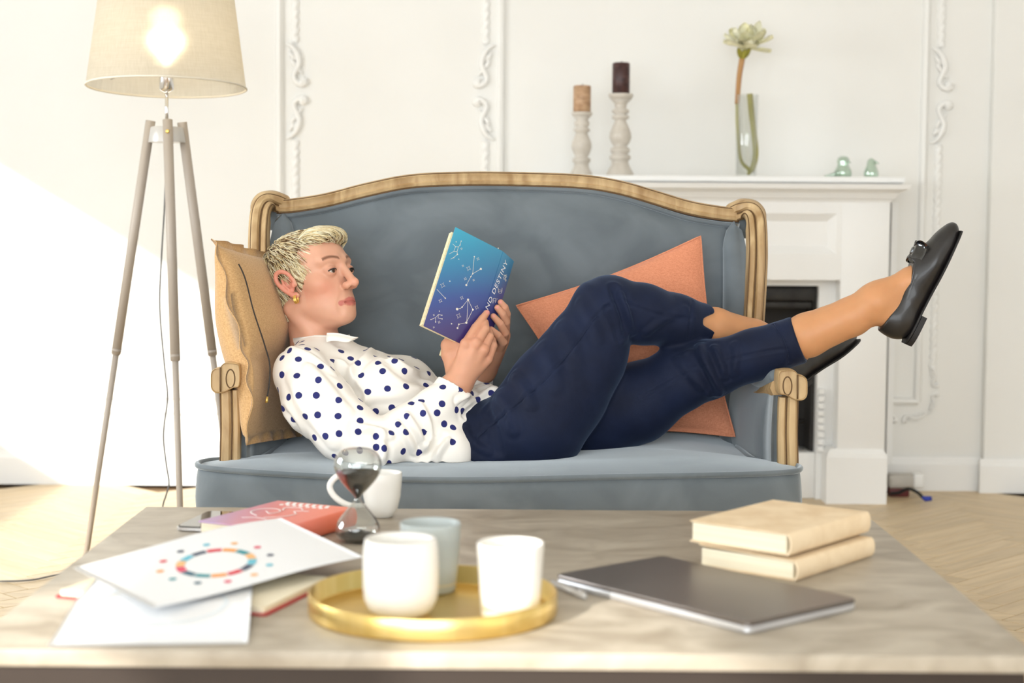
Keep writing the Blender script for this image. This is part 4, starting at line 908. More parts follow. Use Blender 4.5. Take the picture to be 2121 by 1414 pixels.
# ------------------------------------------------------------------ hourglass and mug
hc = atz(741, 1120, ZT); hc[2] = ZT; s = sc(hc[1])
hg = root('hourglass', hc, 'clear glass hourglass with black sand beside the white mug', 'hourglass')
yb = 470 + 0.48 * s; hp = [(0, 0), (26, 0), (34, -2), (42, -8), (47, -20), (46, -34), (38, -50), (24, -68), (11, -84), (6.5, -93), (11, -102), (26, -118), (40, -136), (49, -156), (50, -170), (45, -186), (34, -197), (20, -202), (0, -203)]
hp = catmull([(max(r, 0.05) / s, -y / s * 0.97, 0) for r, y in hp], 4)[:, :2]; hp[:, 0] = np.maximum(hp[:, 0], 0.0001)
obj('glass_bulbs', lathe(np.r_[hp, np.c_[np.maximum(hp[::-1, 0] - 0.0012, 0.0001), hp[::-1, 1] * 0.985 + 0.001]], hc, 48), m_glass, hg)
m_sand = mat('black_sand', (0.02, 0.018, 0.018), 0.9)
sel = hp[(hp[:, 1] > 0.97 * 92 / s) & (hp[:, 1] < 0.97 * 152 / s)]
obj('sand', lathe([(0.0001, sel[0, 1])] + [(max(r - 0.0022, 0.0003), z) for r, z in sel] + [(sel[-1, 0] * 0.4, sel[-1, 1] - 0.004), (0.0001, sel[-1, 1] - 0.007)], hc, 40), m_sand, hg)
obj('sand', lathe([(0.0001, 0.0025), (0.020, 0.0025), (0.027, 0.006), (0.030, 0.010), (0.02, 0.013), (0.0001, 0.019)], hc, 40), m_sand, hg)
mc_ = atz(789, 1074, ZT); mc_[1] += 0.02; mc_[2] = ZT; s = sc(mc_[1])
mug = root('mug', mc_, 'white china mug with big loop handle at the back of the table', 'mug')
mp_ = [(0.0001, 0.0), (20 / s, 0.0), (24 / s, 0.002), (33 / s, 0.014), (39 / s, 0.034), (41.5 / s, 0.060), (42 / s, 0.073), (41 / s, 0.0745), (39.5 / s, 0.073), (39 / s, 0.06), (36 / s, 0.034), (30 / s, 0.016), (0.0001, 0.008)]
obj('cup', lathe(mp_, mc_, 56), m_cupw, mug)
hl = catmull([mc_ + np.array([dx / s, -0.006, dz]) for dx, dz in ((-36, 0.066), (-60, 0.074), (-92, 0.068), (-108, 0.052), (-98, 0.034), (-70, 0.020), (-34, 0.018))], 6)
obj('handle', tube(hl, 0.0052, 12), m_cupw, mug)

# ------------------------------------------------------------------ books, phone, papers, pencil
def frame2(a):
    a = math.radians(a); return np.array([math.cos(a), math.sin(a), 0]), np.array([math.sin(a), -math.cos(a), 0])
m_page = vary(mat('book_pages', rough=0.8), srgb(226, 214, 184), srgb(243, 234, 210), (3, 3, 900), detail=1)
m_cloth = vary(mat('cream_cloth_cover', rough=0.7), srgb(222, 196, 158), srgb(236, 214, 180), (25, 25, 25), bump=0.1, bscale=(700, 700, 700))
def book_thing(c, ang, ln, wd, z0, th, mcov, mpage, lab, group, gap=0.0):
    e1, e2 = frame2(ang); c = np.array([c[0], c[1], 0.0]); t = root('hardback_book', c + np.array([0, 0, z0]), lab, 'book', group)
    Rm = np.stack([e1, e2, np.array([0, 0, 1.0])], 1)
    def put(p): return np.asarray(p) @ Rm.T + c
    for z_, nm in ((z0, 'back_cover'), (z0 + th - 0.0025, 'front_cover')):
        V, F = box((0, -0.001, z_ + 0.00125), (ln, wd - 0.006, 0.0024), 0.0008, 1)
        if nm == 'front_cover': V[:, 2] += gap * np.clip((-V[:, 1] / wd + 0.5), 0, 1)
        obj(nm, (put(V), F), mcov, t, 'auto')
    k = 10; th_ = np.linspace(-math.pi / 2, math.pi / 2, k); pr = [(wd / 2 - 0.005 + 0.007 * math.cos(a), z0 + th / 2 + (th / 2) * math.sin(a)) for a in th_]; pri = [(wd / 2 - 0.0075 + 0.007 * math.cos(a), z0 + th / 2 + (th / 2 - 0.0024) * math.sin(a)) for a in th_][::-1]
    P = np.array(pr + pri); V = np.concatenate([np.c_[np.full(2 * k, x), P] for x in (-ln / 2, ln / 2)]); n = 2 * k
    obj('spine', (put(V), [(i, (i + 1) % n, n + (i + 1) % n, n + i) for i in range(n)] + [tuple(range(n)), tuple(range(n, 2 * n))[::-1]]), mcov, t, 'auto')
    V, F = box((0, -0.0015, z0 + th / 2), (ln - 0.008, wd - 0.013, th - 0.0052)); obj('page_block', (put(V), F), mpage, t, False)
    return t
book_thing((0.400, 2.348), 51, 0.228, 0.160, ZT + 0.0003, 0.029, m_cloth, m_page, 'cream cloth hardback lying at the bottom of the two-book stack', 'cream hardbacks on the table', 0.004)
book_thing((0.392, 2.361), 51, 0.235, 0.165, ZT + 0.0335, 0.0315, m_cloth, m_page, 'cream cloth hardback lying on top of the two-book stack', 'cream hardbacks on the table', 0.0)
# lilac to coral paperback
m_pink = mat('coral_gradient_cover', rough=0.35)
tc = N(m_pink, 'ShaderNodeTexCoord'); sx = N(m_pink, 'ShaderNodeSeparateXYZ'); L(m_pink, tc.outputs['Object'], sx.inputs[0]); mr = N(m_pink, 'ShaderNodeMapRange'); mr.inputs['From Min'].default_value = -0.09; mr.inputs['From Max'].default_value = 0.08
L(m_pink, sx.outputs[0], mr.inputs['Value']); r = N(m_pink, 'ShaderNodeValToRGB'); r.color_ramp.elements[0].color = (*srgb(188, 158, 196), 1); r.color_ramp.elements[1].color = (*srgb(238, 120, 88), 1)
q = r.color_ramp.elements.new(0.5); q.color = (*srgb(232, 140, 134), 1); L(m_pink, mr.outputs[0], r.inputs[0]); L(m_pink, r.outputs[0], bsdf(m_pink).inputs['Base Color'])
A_ = np.array([-0.479, 2.476]); e1 = np.array([0.44, 0.898]); e2 = np.array([0.898, -0.44]); ctr = A_ + e1 * 0.107 + e2 * 0.077
t = book_thing(ctr, math.degrees(math.atan2(e1[1], e1[0])), 0.214, 0.152, ZT + 0.0003, 0.030, m_pink, m_page, 'lilac and coral covered book lying under the printed papers', None); t.name = 'softback_book'
m_print = mat('white_print', (0.93, 0.92, 0.90), 0.5)
def cover_pt(a, b, z): p = np.array([*ctr, z]); return p + np.array([*e1, 0]) * a + np.array([*e2, 0]) * b
zc = ZT + 0.0312; mb = MB()
for pts in ([(-.03, -.02), (-.01, -.045), (.02, -.05), (.035, -.03), (.02, -.01), (-.005, -.012), (.01, -.03)], [(-.04, .0), (-.02, .02), (.01, .025), (.03, .01), (.04, .03)], [(-.055, -.03), (-.045, -.01), (-.05, .012)], [(.03, -.012), (.05, -.02), (.06, .0), (.045, .015)]):
    mb.add(*tube(catmull([cover_pt(a, b, zc) for a, b in pts], 6), 0.0012, 5, up=(0, 0, 1), flat=0.35))
obj('cover_drawing', mb, m_print, t)
mb = MB()
for k in range(3):
    for j in range(7): p = cover_pt(0.075 + 0.010 * k, -0.045 + 0.0125 * j + 0.004 * (k % 2), zc - 0.0006); V, F = box(p, (0.006, 0.009, 0.0004)); mb.add(V, F)
obj('cover_lettering', mb, m_print, t, False)
# phone
m_screen = mat('black_phone_glass', (0.006, 0.006, 0.007), 0.04, coat=1.0); m_alu = mat('silver_aluminium', (0.78, 0.78, 0.80), 0.25, 1.0)
pc = atz(362, 1090, ZT + 0.008); d1 = nrm([0.17, 0.985, 0]); d2 = nrm([0.985, -0.17, 0]); Rp = np.stack([d2, d1, [0, 0, 1]], 1); pcn = np.array([pc[0], pc[1], 0]) + d1 * 0.074 + d2 * 0.0355; pcn[2] = ZT
def rounded_slab(w, h, r, z0, z1, ch=0.0):
    pts = []
    for cx, cy, a0 in ((w / 2 - r, h / 2 - r, 0), (-w / 2 + r, h / 2 - r, 90), (-w / 2 + r, -h / 2 + r, 180), (w / 2 - r, -h / 2 + r, 270)):
        for a in np.linspace(a0, a0 + 90, 9): pts.append((cx + r * math.cos(math.radians(a)), cy + r * math.sin(math.radians(a))))
    P = np.array(pts); n = len(P); lev = [(z0, 1 - ch / w * 2), (z0 + ch, 1), (z1 - ch, 1), (z1, 1 - ch / w * 2)]
    V = np.concatenate([np.c_[P * k, np.full(n, z)] for z, k in lev]); F = [(i * n + j, i * n + (j + 1) % n, (i + 1) * n + (j + 1) % n, (i + 1) * n + j) for i in range(3) for j in range(n)] + [tuple(range(n))[::-1], tuple(3 * n + j for j in range(n))]
    return V, F
ph = root('smartphone', pcn, 'black glass smartphone with silver edge beside the coral book', 'phone')
V, F = rounded_slab(0.071, 0.146, 0.011, 0.0003, 0.0080, 0.0018); obj('body', (V @ Rp.T + pcn, F), m_alu, ph, 'auto')
V, F = rounded_slab(0.0675, 0.1425, 0.0095, 0.0079, 0.0084, 0.0001); obj('screen', (V @ Rp.T + pcn, F), m_screen, ph, False)
# open notebook with red cover
m_red = mat('red_cover', srgb(176, 30, 44), 0.5)
P0 = np.array([-0.588, 2.083]); a1 = np.array([0.95, -0.31]); a2 = np.array([0.31, 0.95]); nb = root('open_notebook', (*(P0 + a1 * 0.15 + a2 * 0.1), ZT), 'open notebook with red cover under the printed papers', 'notebook')
a1 = a1 / np.linalg.norm(a1); a2 = a2 / np.linalg.norm(a2); Rn = np.stack([[*a1, 0], [*a2, 0], [0, 0, 1]], 1); c3 = np.array([*(P0 + a1 * 0.152 + a2 * 0.10), ZT])
for sx_ in (-1, 1):
    V, F = rounded_slab(0.150, 0.200, 0.006, 0.0003, 0.0026, 0.0003); V[:, 0] += sx_ * 0.0755; obj('cover', (V @ Rn.T + c3, F), m_red, nb, 'auto')
    nU = 14; G = np.zeros((nU, 2, 3))
    V, F = rounded_slab(0.144, 0.192, 0.005, 0.0027, 0.0125, 0.0003); V[:, 0] += sx_ * 0.0735
    V[:, 2] = np.where(V[:, 2] > 0.005, V[:, 2] - 0.003 * (np.abs(V[:, 0]) / 0.15) ** 3, V[:, 2]); obj('page_block', (V @ Rn.T + c3, F), m_page, nb, False)
# printed sheets
m_paper = mat('white_paper', (0.86, 0.87, 0.88), 0.7)
def sheet_from(cor, bump, n=30):
    u = np.linspace(0, 1, n); U, Vv = np.meshgrid(u, u, indexing='ij'); c = [np.asarray(k, float) for k in cor]
    B = ((1 - U) * (1 - Vv))[..., None] * c[0] + (U * (1 - Vv))[..., None] * c[1] + (U * Vv)[..., None] * c[2] + ((1 - U) * Vv)[..., None] * c[3]; B[..., 2] += bump(U, Vv); return B
def nz(p, z): return np.array([p[0], p[1], z])
s1 = [nz(atz(98, 1341, ZT), ZT + 0.002), nz(atz(513, 1335, ZT), ZT + 0.002), nz(atz(525, 1196, ZT + 0.018), ZT + 0.018), nz(atz(205, 1188, ZT + 0.018), ZT + 0.018)]
G1 = sheet_from(s1, lambda U, V: 0.007 * np.clip(1 - np.abs(V - 0.52) / 0.35, 0, 1))
s2 = [nz(atz(318, 1258, ZT + 0.026), ZT + 0.026), nz(atz(752, 1153, ZT + 0.026), ZT + 0.026), nz(atz(582, 1078, ZT + 0.0345), ZT + 0.0345), nz(atz(152, 1182, ZT + 0.024), ZT + 0.024)]
G2 = sheet_from(s2, lambda U, V: 0.006 * np.sin(np.pi * U) * V - 0.002 * np.sin(2 * np.pi * U) + 0.004 * V)
def paper(name, G, lab):
    base = G.reshape(-1, 3).mean(0); base[2] = G[..., 2].min(); t = root(name, base, lab, 'paper', 'printed sheets on the table'); obj('sheet', sheet(G, 0.0004), m_paper, t); return t
def on(G, u, v, off=0.0007):
    n = G.shape[0] - 1; i = int(np.clip(u * n, 0, n - 1)); j = int(np.clip(v * n, 0, n - 1)); a, b = u * n - i, v * n - j
    p = G[i, j] * (1 - a) * (1 - b) + G[i + 1, j] * a * (1 - b) + G[i + 1, j + 1] * a * b + G[i, j + 1] * (1 - a) * b; return p + np.array([0, 0, off])
def uv_of(G, px, py):
    best = min(((proj(G[i, j])[0] - px) ** 2 + (proj(G[i, j])[1] - py) ** 2, i, j) for i in range(G.shape[0]) for j in range(G.shape[1])); return best[1] / (G.shape[0] - 1), best[2] / (G.shape[1] - 1)
pa = paper('printed_sheet', G1, 'white sheet with a faint pale blue ring, lowest on the left of the table')
m_pb = mat('pale_blue_print', (0.62, 0.76, 0.84), 0.7); m_py = mat('pale_cream_print', (0.86, 0.82, 0.70), 0.7)
def ring(G, c, r0, r1, a0, a1, m, par, nm, lu, lv, n=14):
    P = []
    for a in np.linspace(a0, a1, n):
        for r in (r0, r1): P.append(on(G, c[0] + r * math.cos(a) / lu, c[1] + r * math.sin(a) / lv))
    return obj(nm, (np.array(P), [(2 * i, 2 * i + 1, 2 * i + 3, 2 * i + 2) for i in range(n - 1)]), m, par, False)
lu, lv = np.linalg.norm(G1[-1, 0] - G1[0, 0]), np.linalg.norm(G1[0, -1] - G1[0, 0]); cu = uv_of(G1, 330, 1243)
m_vp = mat('very_pale_print', (0.78, 0.84, 0.88), 0.7); m_vc = mat('very_pale_cream', (0.88, 0.86, 0.80), 0.7)
ring(G1, cu, 0.082, 0.088, 0, 2 * math.pi, m_vp, pa, 'printed_ring', lu, lv, 60); ring(G1, cu, 0.070, 0.078, 2.2, 4.4, m_vc, pa, 'printed_ring', lu, lv, 30)
pb = paper('printed_sheet', G2, 'white sheet with a colourful ring chart lying uppermost on the papers')
lu, lv = np.linalg.norm(G2[-1, 0] - G2[0, 0]), np.linalg.norm(G2[0, -1] - G2[0, 0]); cu = uv_of(G2, 449, 1163)
PC = [mat('print_' + n_, srgb(*c), 0.6) for n_, c in (('teal', (60, 150, 160)), ('navy', (80, 90, 110)), ('pink', (225, 80, 110)), ('orange', (245, 165, 80)), ('sky', (110, 195, 215)), ('slate', (70, 110, 130)), ('red', (220, 50, 70)), ('peach', (245, 190, 130)))]
for k in range(14): ring(G2, cu, 0.050, 0.0635, k * 2 * math.pi / 14 + .02, (k + 1) * 2 * math.pi / 14 - .02, PC[(k * 3) % 8], pb, 'ring_segment', lu, lv, 7)
for k in range(12): a = k * 2 * math.pi / 12 + 0.2; ring(G2, (cu[0] + 0.088 * math.cos(a) / lu, cu[1] + 0.088 * math.sin(a) / lv), 0.0005, 0.0062, 0, 2 * math.pi, PC[(k * 5 + 2) % 8], pb, 'printed_dot', lu, lv, 12)
# pencil
m_pen = mat('orange_paint', srgb(240, 140, 20), 0.4); m_pw = mat('bare_wood', srgb(222, 184, 130), 0.7)
p0 = atz(404, 1113, ZT + 0.0042); pd = nrm([0.93, -0.20, 0]); p0[2] = ZT + 0.0042
pen = root('pencil', p0 * np.array([1, 1, 0]) + np.array([0, 0, ZT]), 'orange pencil poking out from under the papers beside the coral book', 'pencil')
obj('barrel', tube([p0 + pd * 0.014, p0 + pd * 0.055], 0.0038, 6), m_pen, pen, False); obj('sharpened_tip', tube([p0 + pd * 0.003, p0 + pd * 0.014], [0.0010, 0.0037], 12), m_pw, pen); obj('lead', tube([p0, p0 + pd * 0.003], [0.0003, 0.001], 8), m_dark, pen)
# ------------------------------------------------------------------ laptop
m_lap = mat('space_grey_aluminium', (0.20, 0.175, 0.16), 0.33, 0.9); m_lape = mat('silver_edge', (0.62, 0.62, 0.63), 0.4, 0.7)
lc = np.array([0.2494, 2.1115, ZT]); b1 = np.array([0.643, -0.766, 0]); b2 = np.array([0.766, 0.643, 0]); Rl = np.stack([b1, b2, [0, 0, 1]], 1)
lap = root('laptop', lc, 'closed dark grey aluminium laptop lying on the table', 'laptop')
V, F = rounded_slab(0.346, 0.206, 0.010, 0.0016, 0.0098, 0.0016); obj('base', (V @ Rl.T + lc, F), m_lape, lap, 'auto')
V, F = rounded_slab(0.346, 0.206, 0.010, 0.0101, 0.0155, 0.0014); obj('lid', (V @ Rl.T + lc, F), m_lap, lap, 'auto')
V, F = box((0, 0.098, 0.0098), (0.24, 0.008, 0.0012)); obj('hinge', (V @ Rl.T + lc, F), m_rub, lap, False)
for a, b in ((-.15, -.085), (.15, -.085), (.15, .085), (-.15, .085)): obj('foot', lathe([(0.005, 0.0002), (0.005, 0.0018)], lc + b1 * a + b2 * b, 14), m_rub, lap, False)
p1 = atz(1140, 1205, ZT + 0.004); p2 = atz(1212, 1236, ZT + 0.004); p1[2] = p2[2] = ZT + 0.0045; dd = nrm(p2 - p1)
sty = root('pen', p1 * np.array([1, 1, 0]) + np.array([0, 0, ZT]), 'slim pale metal pen lying between the tray and the laptop', 'pen')
obj('barrel', tube([p1 + dd * 0.008, p2], 0.0042, 12), m_lampw, sty); obj('tip', tube([p1, p1 + dd * 0.008], [0.0008, 0.0042], 12), m_lampw, sty); obj('clip', tube([p2 - dd * 0.002 + np.array([0, 0, 0.0048]), p2 - dd * 0.028 + np.array([0, 0, 0.0052])], 0.0009, 6), m_chrome, sty)
# ================================================================== the book in her hands
def plane_hit(px, py, o, n):
    d = ray(px, py); t = ((o - CAMP) @ n) / (d @ n); return CAMP + d * t
TL, TR, BL = at(943, 470, 3.38), at(1041, 521, 3.42), at(877, 675, 3.28)
eh = nrm(BL - TL); ew = TL - TR; wd_ = np.linalg.norm(ew); ew = nrm(ew - eh * (ew @ eh)); bn = nrm(np.cross(ew, eh)); bn = bn if bn[1] < 0 else -bn
hB = np.linalg.norm(BL - TL); a25 = math.radians(25); spd = -ew * math.cos(a25) - bn * math.sin(a25); spw = 0.042
TRb = TR + eh * ((TL - TR) @ eh)                        # top of the joint, square to the top edge
m_cover = mat('teal_violet_cover', rough=0.30, coat=0.3)
bk_root = root('held_book', TRb + eh * hB, 'open hardback with teal to violet starry cover held in her hands', 'book')
tc = N(m_cover, 'ShaderNodeTexCoord'); dt = N(m_cover, 'ShaderNodeVectorMath'); dt.operation = 'DOT_PRODUCT'; gdir = nrm(eh * 0.86 - ew * 0.5); dt.inputs[1].default_value = tuple(gdir)
L(m_cover, tc.outputs['Object'], dt.inputs[0]); mr = N(m_cover, 'ShaderNodeMapRange'); b0 = (TL - (TRb + eh * hB)) @ gdir; b1_ = 0.012; mr.inputs['From Min'].default_value = b0; mr.inputs['From Max'].default_value = b1_
L(m_cover, dt.outputs['Value'], mr.inputs['Value']); r = N(m_cover, 'ShaderNodeValToRGB'); r.color_ramp.elements[0].color = (*srgb(64, 166, 196), 1); r.color_ramp.elements[1].color = (*srgb(48, 30, 84), 1)
for p_, c_ in ((0.3, (56, 128, 168)), (0.55, (54, 78, 142)), (0.78, (62, 50, 110))): q = r.color_ramp.elements.new(p_); q.color = (*srgb(*c_), 1)
L(m_cover, mr.outputs[0], r.inputs[0]); L(m_cover, r.outputs[0], bsdf(m_cover).inputs['Base Color'])
m_bpage = vary(mat('cream_pages', rough=0.8), srgb(232, 214, 165), srgb(246, 234, 200), (200, 200, 200)); m_bprint = mat('pale_gold_print', srgb(226, 220, 205), 0.4)
def slab(o, a, la, b, lb, n, th, bev=0.0012):
    Rm = np.stack([a, b, n], 1); V, F = box((la / 2, lb / 2, 0), (la, lb, th), bev, 2); return V @ Rm.T + o, F
obj('front_cover', slab(TRb, ew, wd_, eh, hB, bn, 0.0028), m_cover, bk_root, 'auto')
sn = nrm(np.cross(spd, eh)); sn = sn if sn[1] < 0 else -sn
obj('spine', slab(TRb, spd, spw, eh, hB, sn, 0.0028), m_cover, bk_root, 'auto')
SPo = TRb + spd * spw; fd = ew * math.cos(math.radians(66)) - bn * math.sin(math.radians(66)); fnm = nrm(np.cross(fd, eh)); fnm = fnm if fnm[1] > 0 else -fnm
obj('back_cover', slab(SPo, fd, wd_, eh, hB, fnm, 0.0028), m_cover, bk_root, 'auto')
pb1 = obj('page_block', slab(TRb - bn * 0.0090 + eh * 0.010 + ew * 0.006, nrm(ew - bn * 0.03), wd_ - 0.004, eh, hB - 0.014, bn, 0.0125, 0.001), m_bpage, bk_root, 'auto')
pb2 = obj('page_block', slab(SPo - fnm * 0.0085 + eh * 0.004 + fd * 0.014, fd, wd_ - 0.018, eh, hB - 0.008, fnm, 0.0125, 0.001), m_bpage, bk_root, 'auto')
co = TRb + bn * 0.0016
def cp_(x, y): return plane_hit(840 + x / 4.712, 440 + y / 4.712, co, bn)
mb = MB()
LN = [[(460, 305), (488, 333), (516, 336), (532, 317), (543, 279)], [(488, 333), (470, 380), (425, 405)], [(516, 336), (503, 380), (506, 408), (470, 440), (440, 455)], [(470, 380), (503, 380)],
      [(671, 430), (655, 598), (735, 550)], [(655, 598), (638, 624), (593, 708)], [(305, 748), (388, 836)], [(503, 942), (531, 938), (552, 922), (610, 850), (657, 948), (593, 1075), (520, 1090), (507, 1127)], [(610, 850), (597, 1075)],
      [(247, 1045), (293, 1025), (320, 995), (355, 1002)], [(293, 1025), (293, 1068)], [(320, 995), (318, 1030), (357, 1038)]]
for ln in LN:
    for a, b in zip(ln[:-1], ln[1:]): mb.add(*tube([cp_(*a), cp_(*b)], 0.00042, 4))
o = obj('constellation_lines', mb, m_bprint, bk_root, False); o['kind'] = 'stuff'
mb = MB()
for x, y, rr in ((735, 550, 11), (593, 708, 10), (671, 430, 6), (655, 598, 6), (638, 624, 6), (388, 836, 7), (610, 850, 11), (503, 942, 13), (531, 938, 5), (552, 922, 7), (657, 948, 9), (593, 1075, 11), (520, 1090, 7), (507, 1127, 9), (543, 279, 5), (532, 317, 5), (488, 333, 4), (506, 408, 7), (470, 440, 6), (247, 1045, 5), (357, 1038, 5), (293, 1068, 6), (355, 1002, 5), (449, 1085, 7), (432, 670, 6), (330, 962, 5), (905, 348, 6), (520, 455, 5), (494, 286, 5)):
    mb.add(*lathe([(0.0001, 0.0004), (rr / 4712, 0.0003), (rr / 4712, -0.0003)], cp_(x, y), 12, axis=bn))
o = obj('printed_dots', mb, m_bprint, bk_root, False); o['kind'] = 'stuff'
mb = MB()
for x, y, rr in ((708, 452, 15), (615, 545, 24), (583, 645, 15), (665, 660, 11), (560, 520, 11), (362, 710, 26), (340, 862, 19), (549, 832, 18), (695, 925, 20), (518, 1008, 26), (276, 1120, 9), (327, 1070, 13), (546, 352, 11), (276, 1000, 9)):
    pts = [cp_(x + rr * k * math.cos(a + 0.35), y + rr * k * math.sin(a + 0.35) * 1.1) for a, k in [(i * math.pi / 4, 1.0 if i % 2 == 0 else 0.42) for i in range(8)]]
    mb.add(*tube(pts, 0.00035, 4, closed=True))
o = obj('printed_stars', mb, m_bprint, bk_root, False); o['kind'] = 'stuff'
# lettering along the spine
def text_mesh(s_, size):
    cu = bpy.data.curves.new('lettering', 'FONT'); cu.body = s_; cu.size = size; cu.space_character = 1.12; to = bpy.data.objects.new('lettering', cu); COL.objects.link(to)
    dg = bpy.context.evaluated_depsgraph_get(); me = to.evaluated_get(dg).to_mesh(); V = np.array([v.co[:] for v in me.vertices]); F = [tuple(p.vertices) for p in me.polygons]
    to.to_mesh_clear(); bpy.data.objects.remove(to); bpy.data.curves.remove(cu); return V, F
V, F = text_mesh('AND DESTINY', 0.0150)
so = TRb + sn * 0.0017; p0 = plane_hit(1008, 641, so, sn); p1 = plane_hit(1050, 541, so, sn); tot = V[:, 0].max(); V0 = V[:, 0].min()
ud = nrm(p1 - p0); uu = nrm(np.cross(sn, ud)); uu = uu if uu @ spd < 0 else -uu
kx = np.linalg.norm(p1 - p0) / (tot * 0.90); Vt = p1 + ud * ((V[:, 0:1] - tot) * kx) + uu * (V[:, 1:2] * 1.0 - 0.004)
obj('spine_lettering', (Vt, F), m_print, bk_root, False)
mb = MB()
for (x, y), st in (((1046, 576), [[(-4, -7), (4, -3), (-3, 1), (4, 6)], [(4, -7), (-3, -2), (3, 3)], [(0, -8), (1, 7)]]), ((1036, 601), [[(-4, -5), (-3, 5), (3, 5), (4, -5)], [(-3, -1), (3, 0)], [(-3, 2), (3, 3)]]), ((1026, 623), [[(-5, 5), (-4, -5), (1, -4), (0, 4)], [(1, -4), (5, -4)], [(-4, 0), (3, 0)]])):
    for l_ in st: mb.add(*tube(catmull([plane_hit(x + a, y + b, so, sn) for a, b in l_], 4), 0.0004, 4))
o = obj('spine_symbols', mb, m_bprint, bk_root, False); o['kind'] = 'stuff'

# ================================================================== the woman
HS = 0.95; HC = at(648, 581, 3.47); ya, pa_ = math.radians(57), math.radians(15)
hf = np.array([math.sin(ya) * math.cos(pa_), -math.cos(ya) * math.cos(pa_), math.sin(pa_)]); hr = nrm(np.cross(hf, [0, 0, 1])); hu = np.cross(hr, hf)
RH = np.stack([hr, hf, hu])                               # rows: right, forward, up of the head
def H(a, b, c): return HC + (hr * a + hf * b + hu * c) * HS
B = Sdf(lin((-0.545, -0.27, 0.0015), (-0.27, -0.18, 0.004), (-0.18, 0.02, 0.0016), (0.02, 0.55, 0.005), (0.55, 0.93, 0.0032)),
        lin((3.08, 3.24, 0.004), (3.24, 3.60, 0.0018), (3.60, 3.75, 0.004)), lin((0.41, 0.56, 0.004), (0.56, 0.91, 0.0016)))
def he(c, r, k=0.012, op='u', R=None): B.ell(H(*c), np.array(r) * HS, RH if R is None else R @ RH, k, op)
def hc_(a, ra, b, rb, k=0.01, op='u'): B.cone(H(*a), ra * HS, H(*b), rb * HS, k, op)
# neck and head
nb_ = at(660, 742, 3.47)
B.cone(H(0, -0.030, -0.045), 0.050, nb_, 0.052, 0.02); 
he((0, -0.018, 0.028), (0.074, 0.094, 0.078)); he((0, 0.030, 0.030), (0.061, 0.060, 0.056), 0.02); he((0, 0.031, -0.033), (0.0565, 0.056, 0.068), 0.02)
for s in (1, -1):
    he((s * 0.044, 0.046, -0.020), (0.021, 0.026, 0.019), 0.018); hc_((s * 0.050, -0.006, -0.052), 0.014, (s * 0.018, 0.062, -0.090), 0.016, 0.03)
    hc_((s * 0.012, 0.086, 0.026), 0.0075, (s * 0.044, 0.072, 0.027), 0.008, 0.014)                          # brow ridge
he((0, 0.030, -0.064), (0.0445, 0.050, 0.036), 0.02); he((0, 0.073, -0.093), (0.022, 0.018, 0.016), 0.016)
he((0, 0.070, -0.066), (0.030, 0.023, 0.026), 0.014)
he((0.0, 0.018, -0.100), (0.026, 0.036, 0.012), 0.02)                                                       # soft under-chin
hc_((0.055, -0.035, -0.055), 0.013, (0.018, 0.020, -0.165), 0.011, 0.02)                                       # neck muscle
for s in (1, -1): he((s * 0.031, 0.099, 0.005), (0.020, 0.013, 0.013), 0.014, 's')                              # eye sockets
hc_((0, 0.087, 0.016), 0.0075, (0, 0.109, -0.027), 0.0095, 0.010); he((0, 0.1125, -0.0315), (0.0102, 0.0112, 0.0098), 0.006)
for s in (1, -1):
    he((s * 0.0125, 0.099, -0.0345), (0.0078, 0.0115, 0.0085), 0.006); he((s * 0.0062, 0.1085, -0.0425), (0.0040, 0.0055, 0.0040), 0.003, 's')
    he((s * 0.031, 0.0765, 0.0045), (0.0152, 0.0146, 0.0144), 0.004)                                           # lids over the eyeball
    he((s * 0.0315, 0.0935, 0.0022), (0.0142, 0.0122, 0.0052), 0.0015, 's')                                    # eye opening
    hc_((s * 0.020, 0.0900, 0.0150), 0.0010, (s * 0.040, 0.0850, 0.0150), 0.0010, 0.004, 's')                    # lid crease
    hc_((s * 0.0185, 0.094, -0.042), 0.0022, (s * 0.031, 0.083, -0.072), 0.0022, 0.008, 's')                     # nose to mouth fold
    he((s * 0.030, 0.086, -0.088), (0.006, 0.006, 0.010), 0.01, 's')
ul = [(-0.0225, 0.0815, -0.0698), (-0.012, 0.0885, -0.0660), (-0.004, 0.0920, -0.0645), (0, 0.0920, -0.0652), (0.004, 0.0920, -0.0645), (0.012, 0.0885, -0.0660), (0.0225, 0.0815, -0.0698)]
ll = [(-0.021, 0.0815, -0.0712), (-0.011, 0.0880, -0.0740), (0, 0.0912, -0.0748), (0.011, 0.0880, -0.0740), (0.021, 0.0815, -0.0712)]
B.chain([H(*p) for p in ul], np.array([0.0026, 0.0035, 0.0039, 0.0036, 0.0039, 0.0035, 0.0026]) * HS, 0.004); B.chain([H(*p) for p in ll], np.array([0.0026, 0.0042, 0.0049, 0.0042, 0.0026]) * HS, 0.004)
mline = [(-0.0235, 0.0815, -0.0708), (-0.012, 0.0945, -0.0695), (0, 0.0975, -0.0700), (0.012, 0.0945, -0.0695), (0.0235, 0.0815, -0.0708)]
B.chain([H(*p) for p in mline], 0.0013, 0.002, 's')
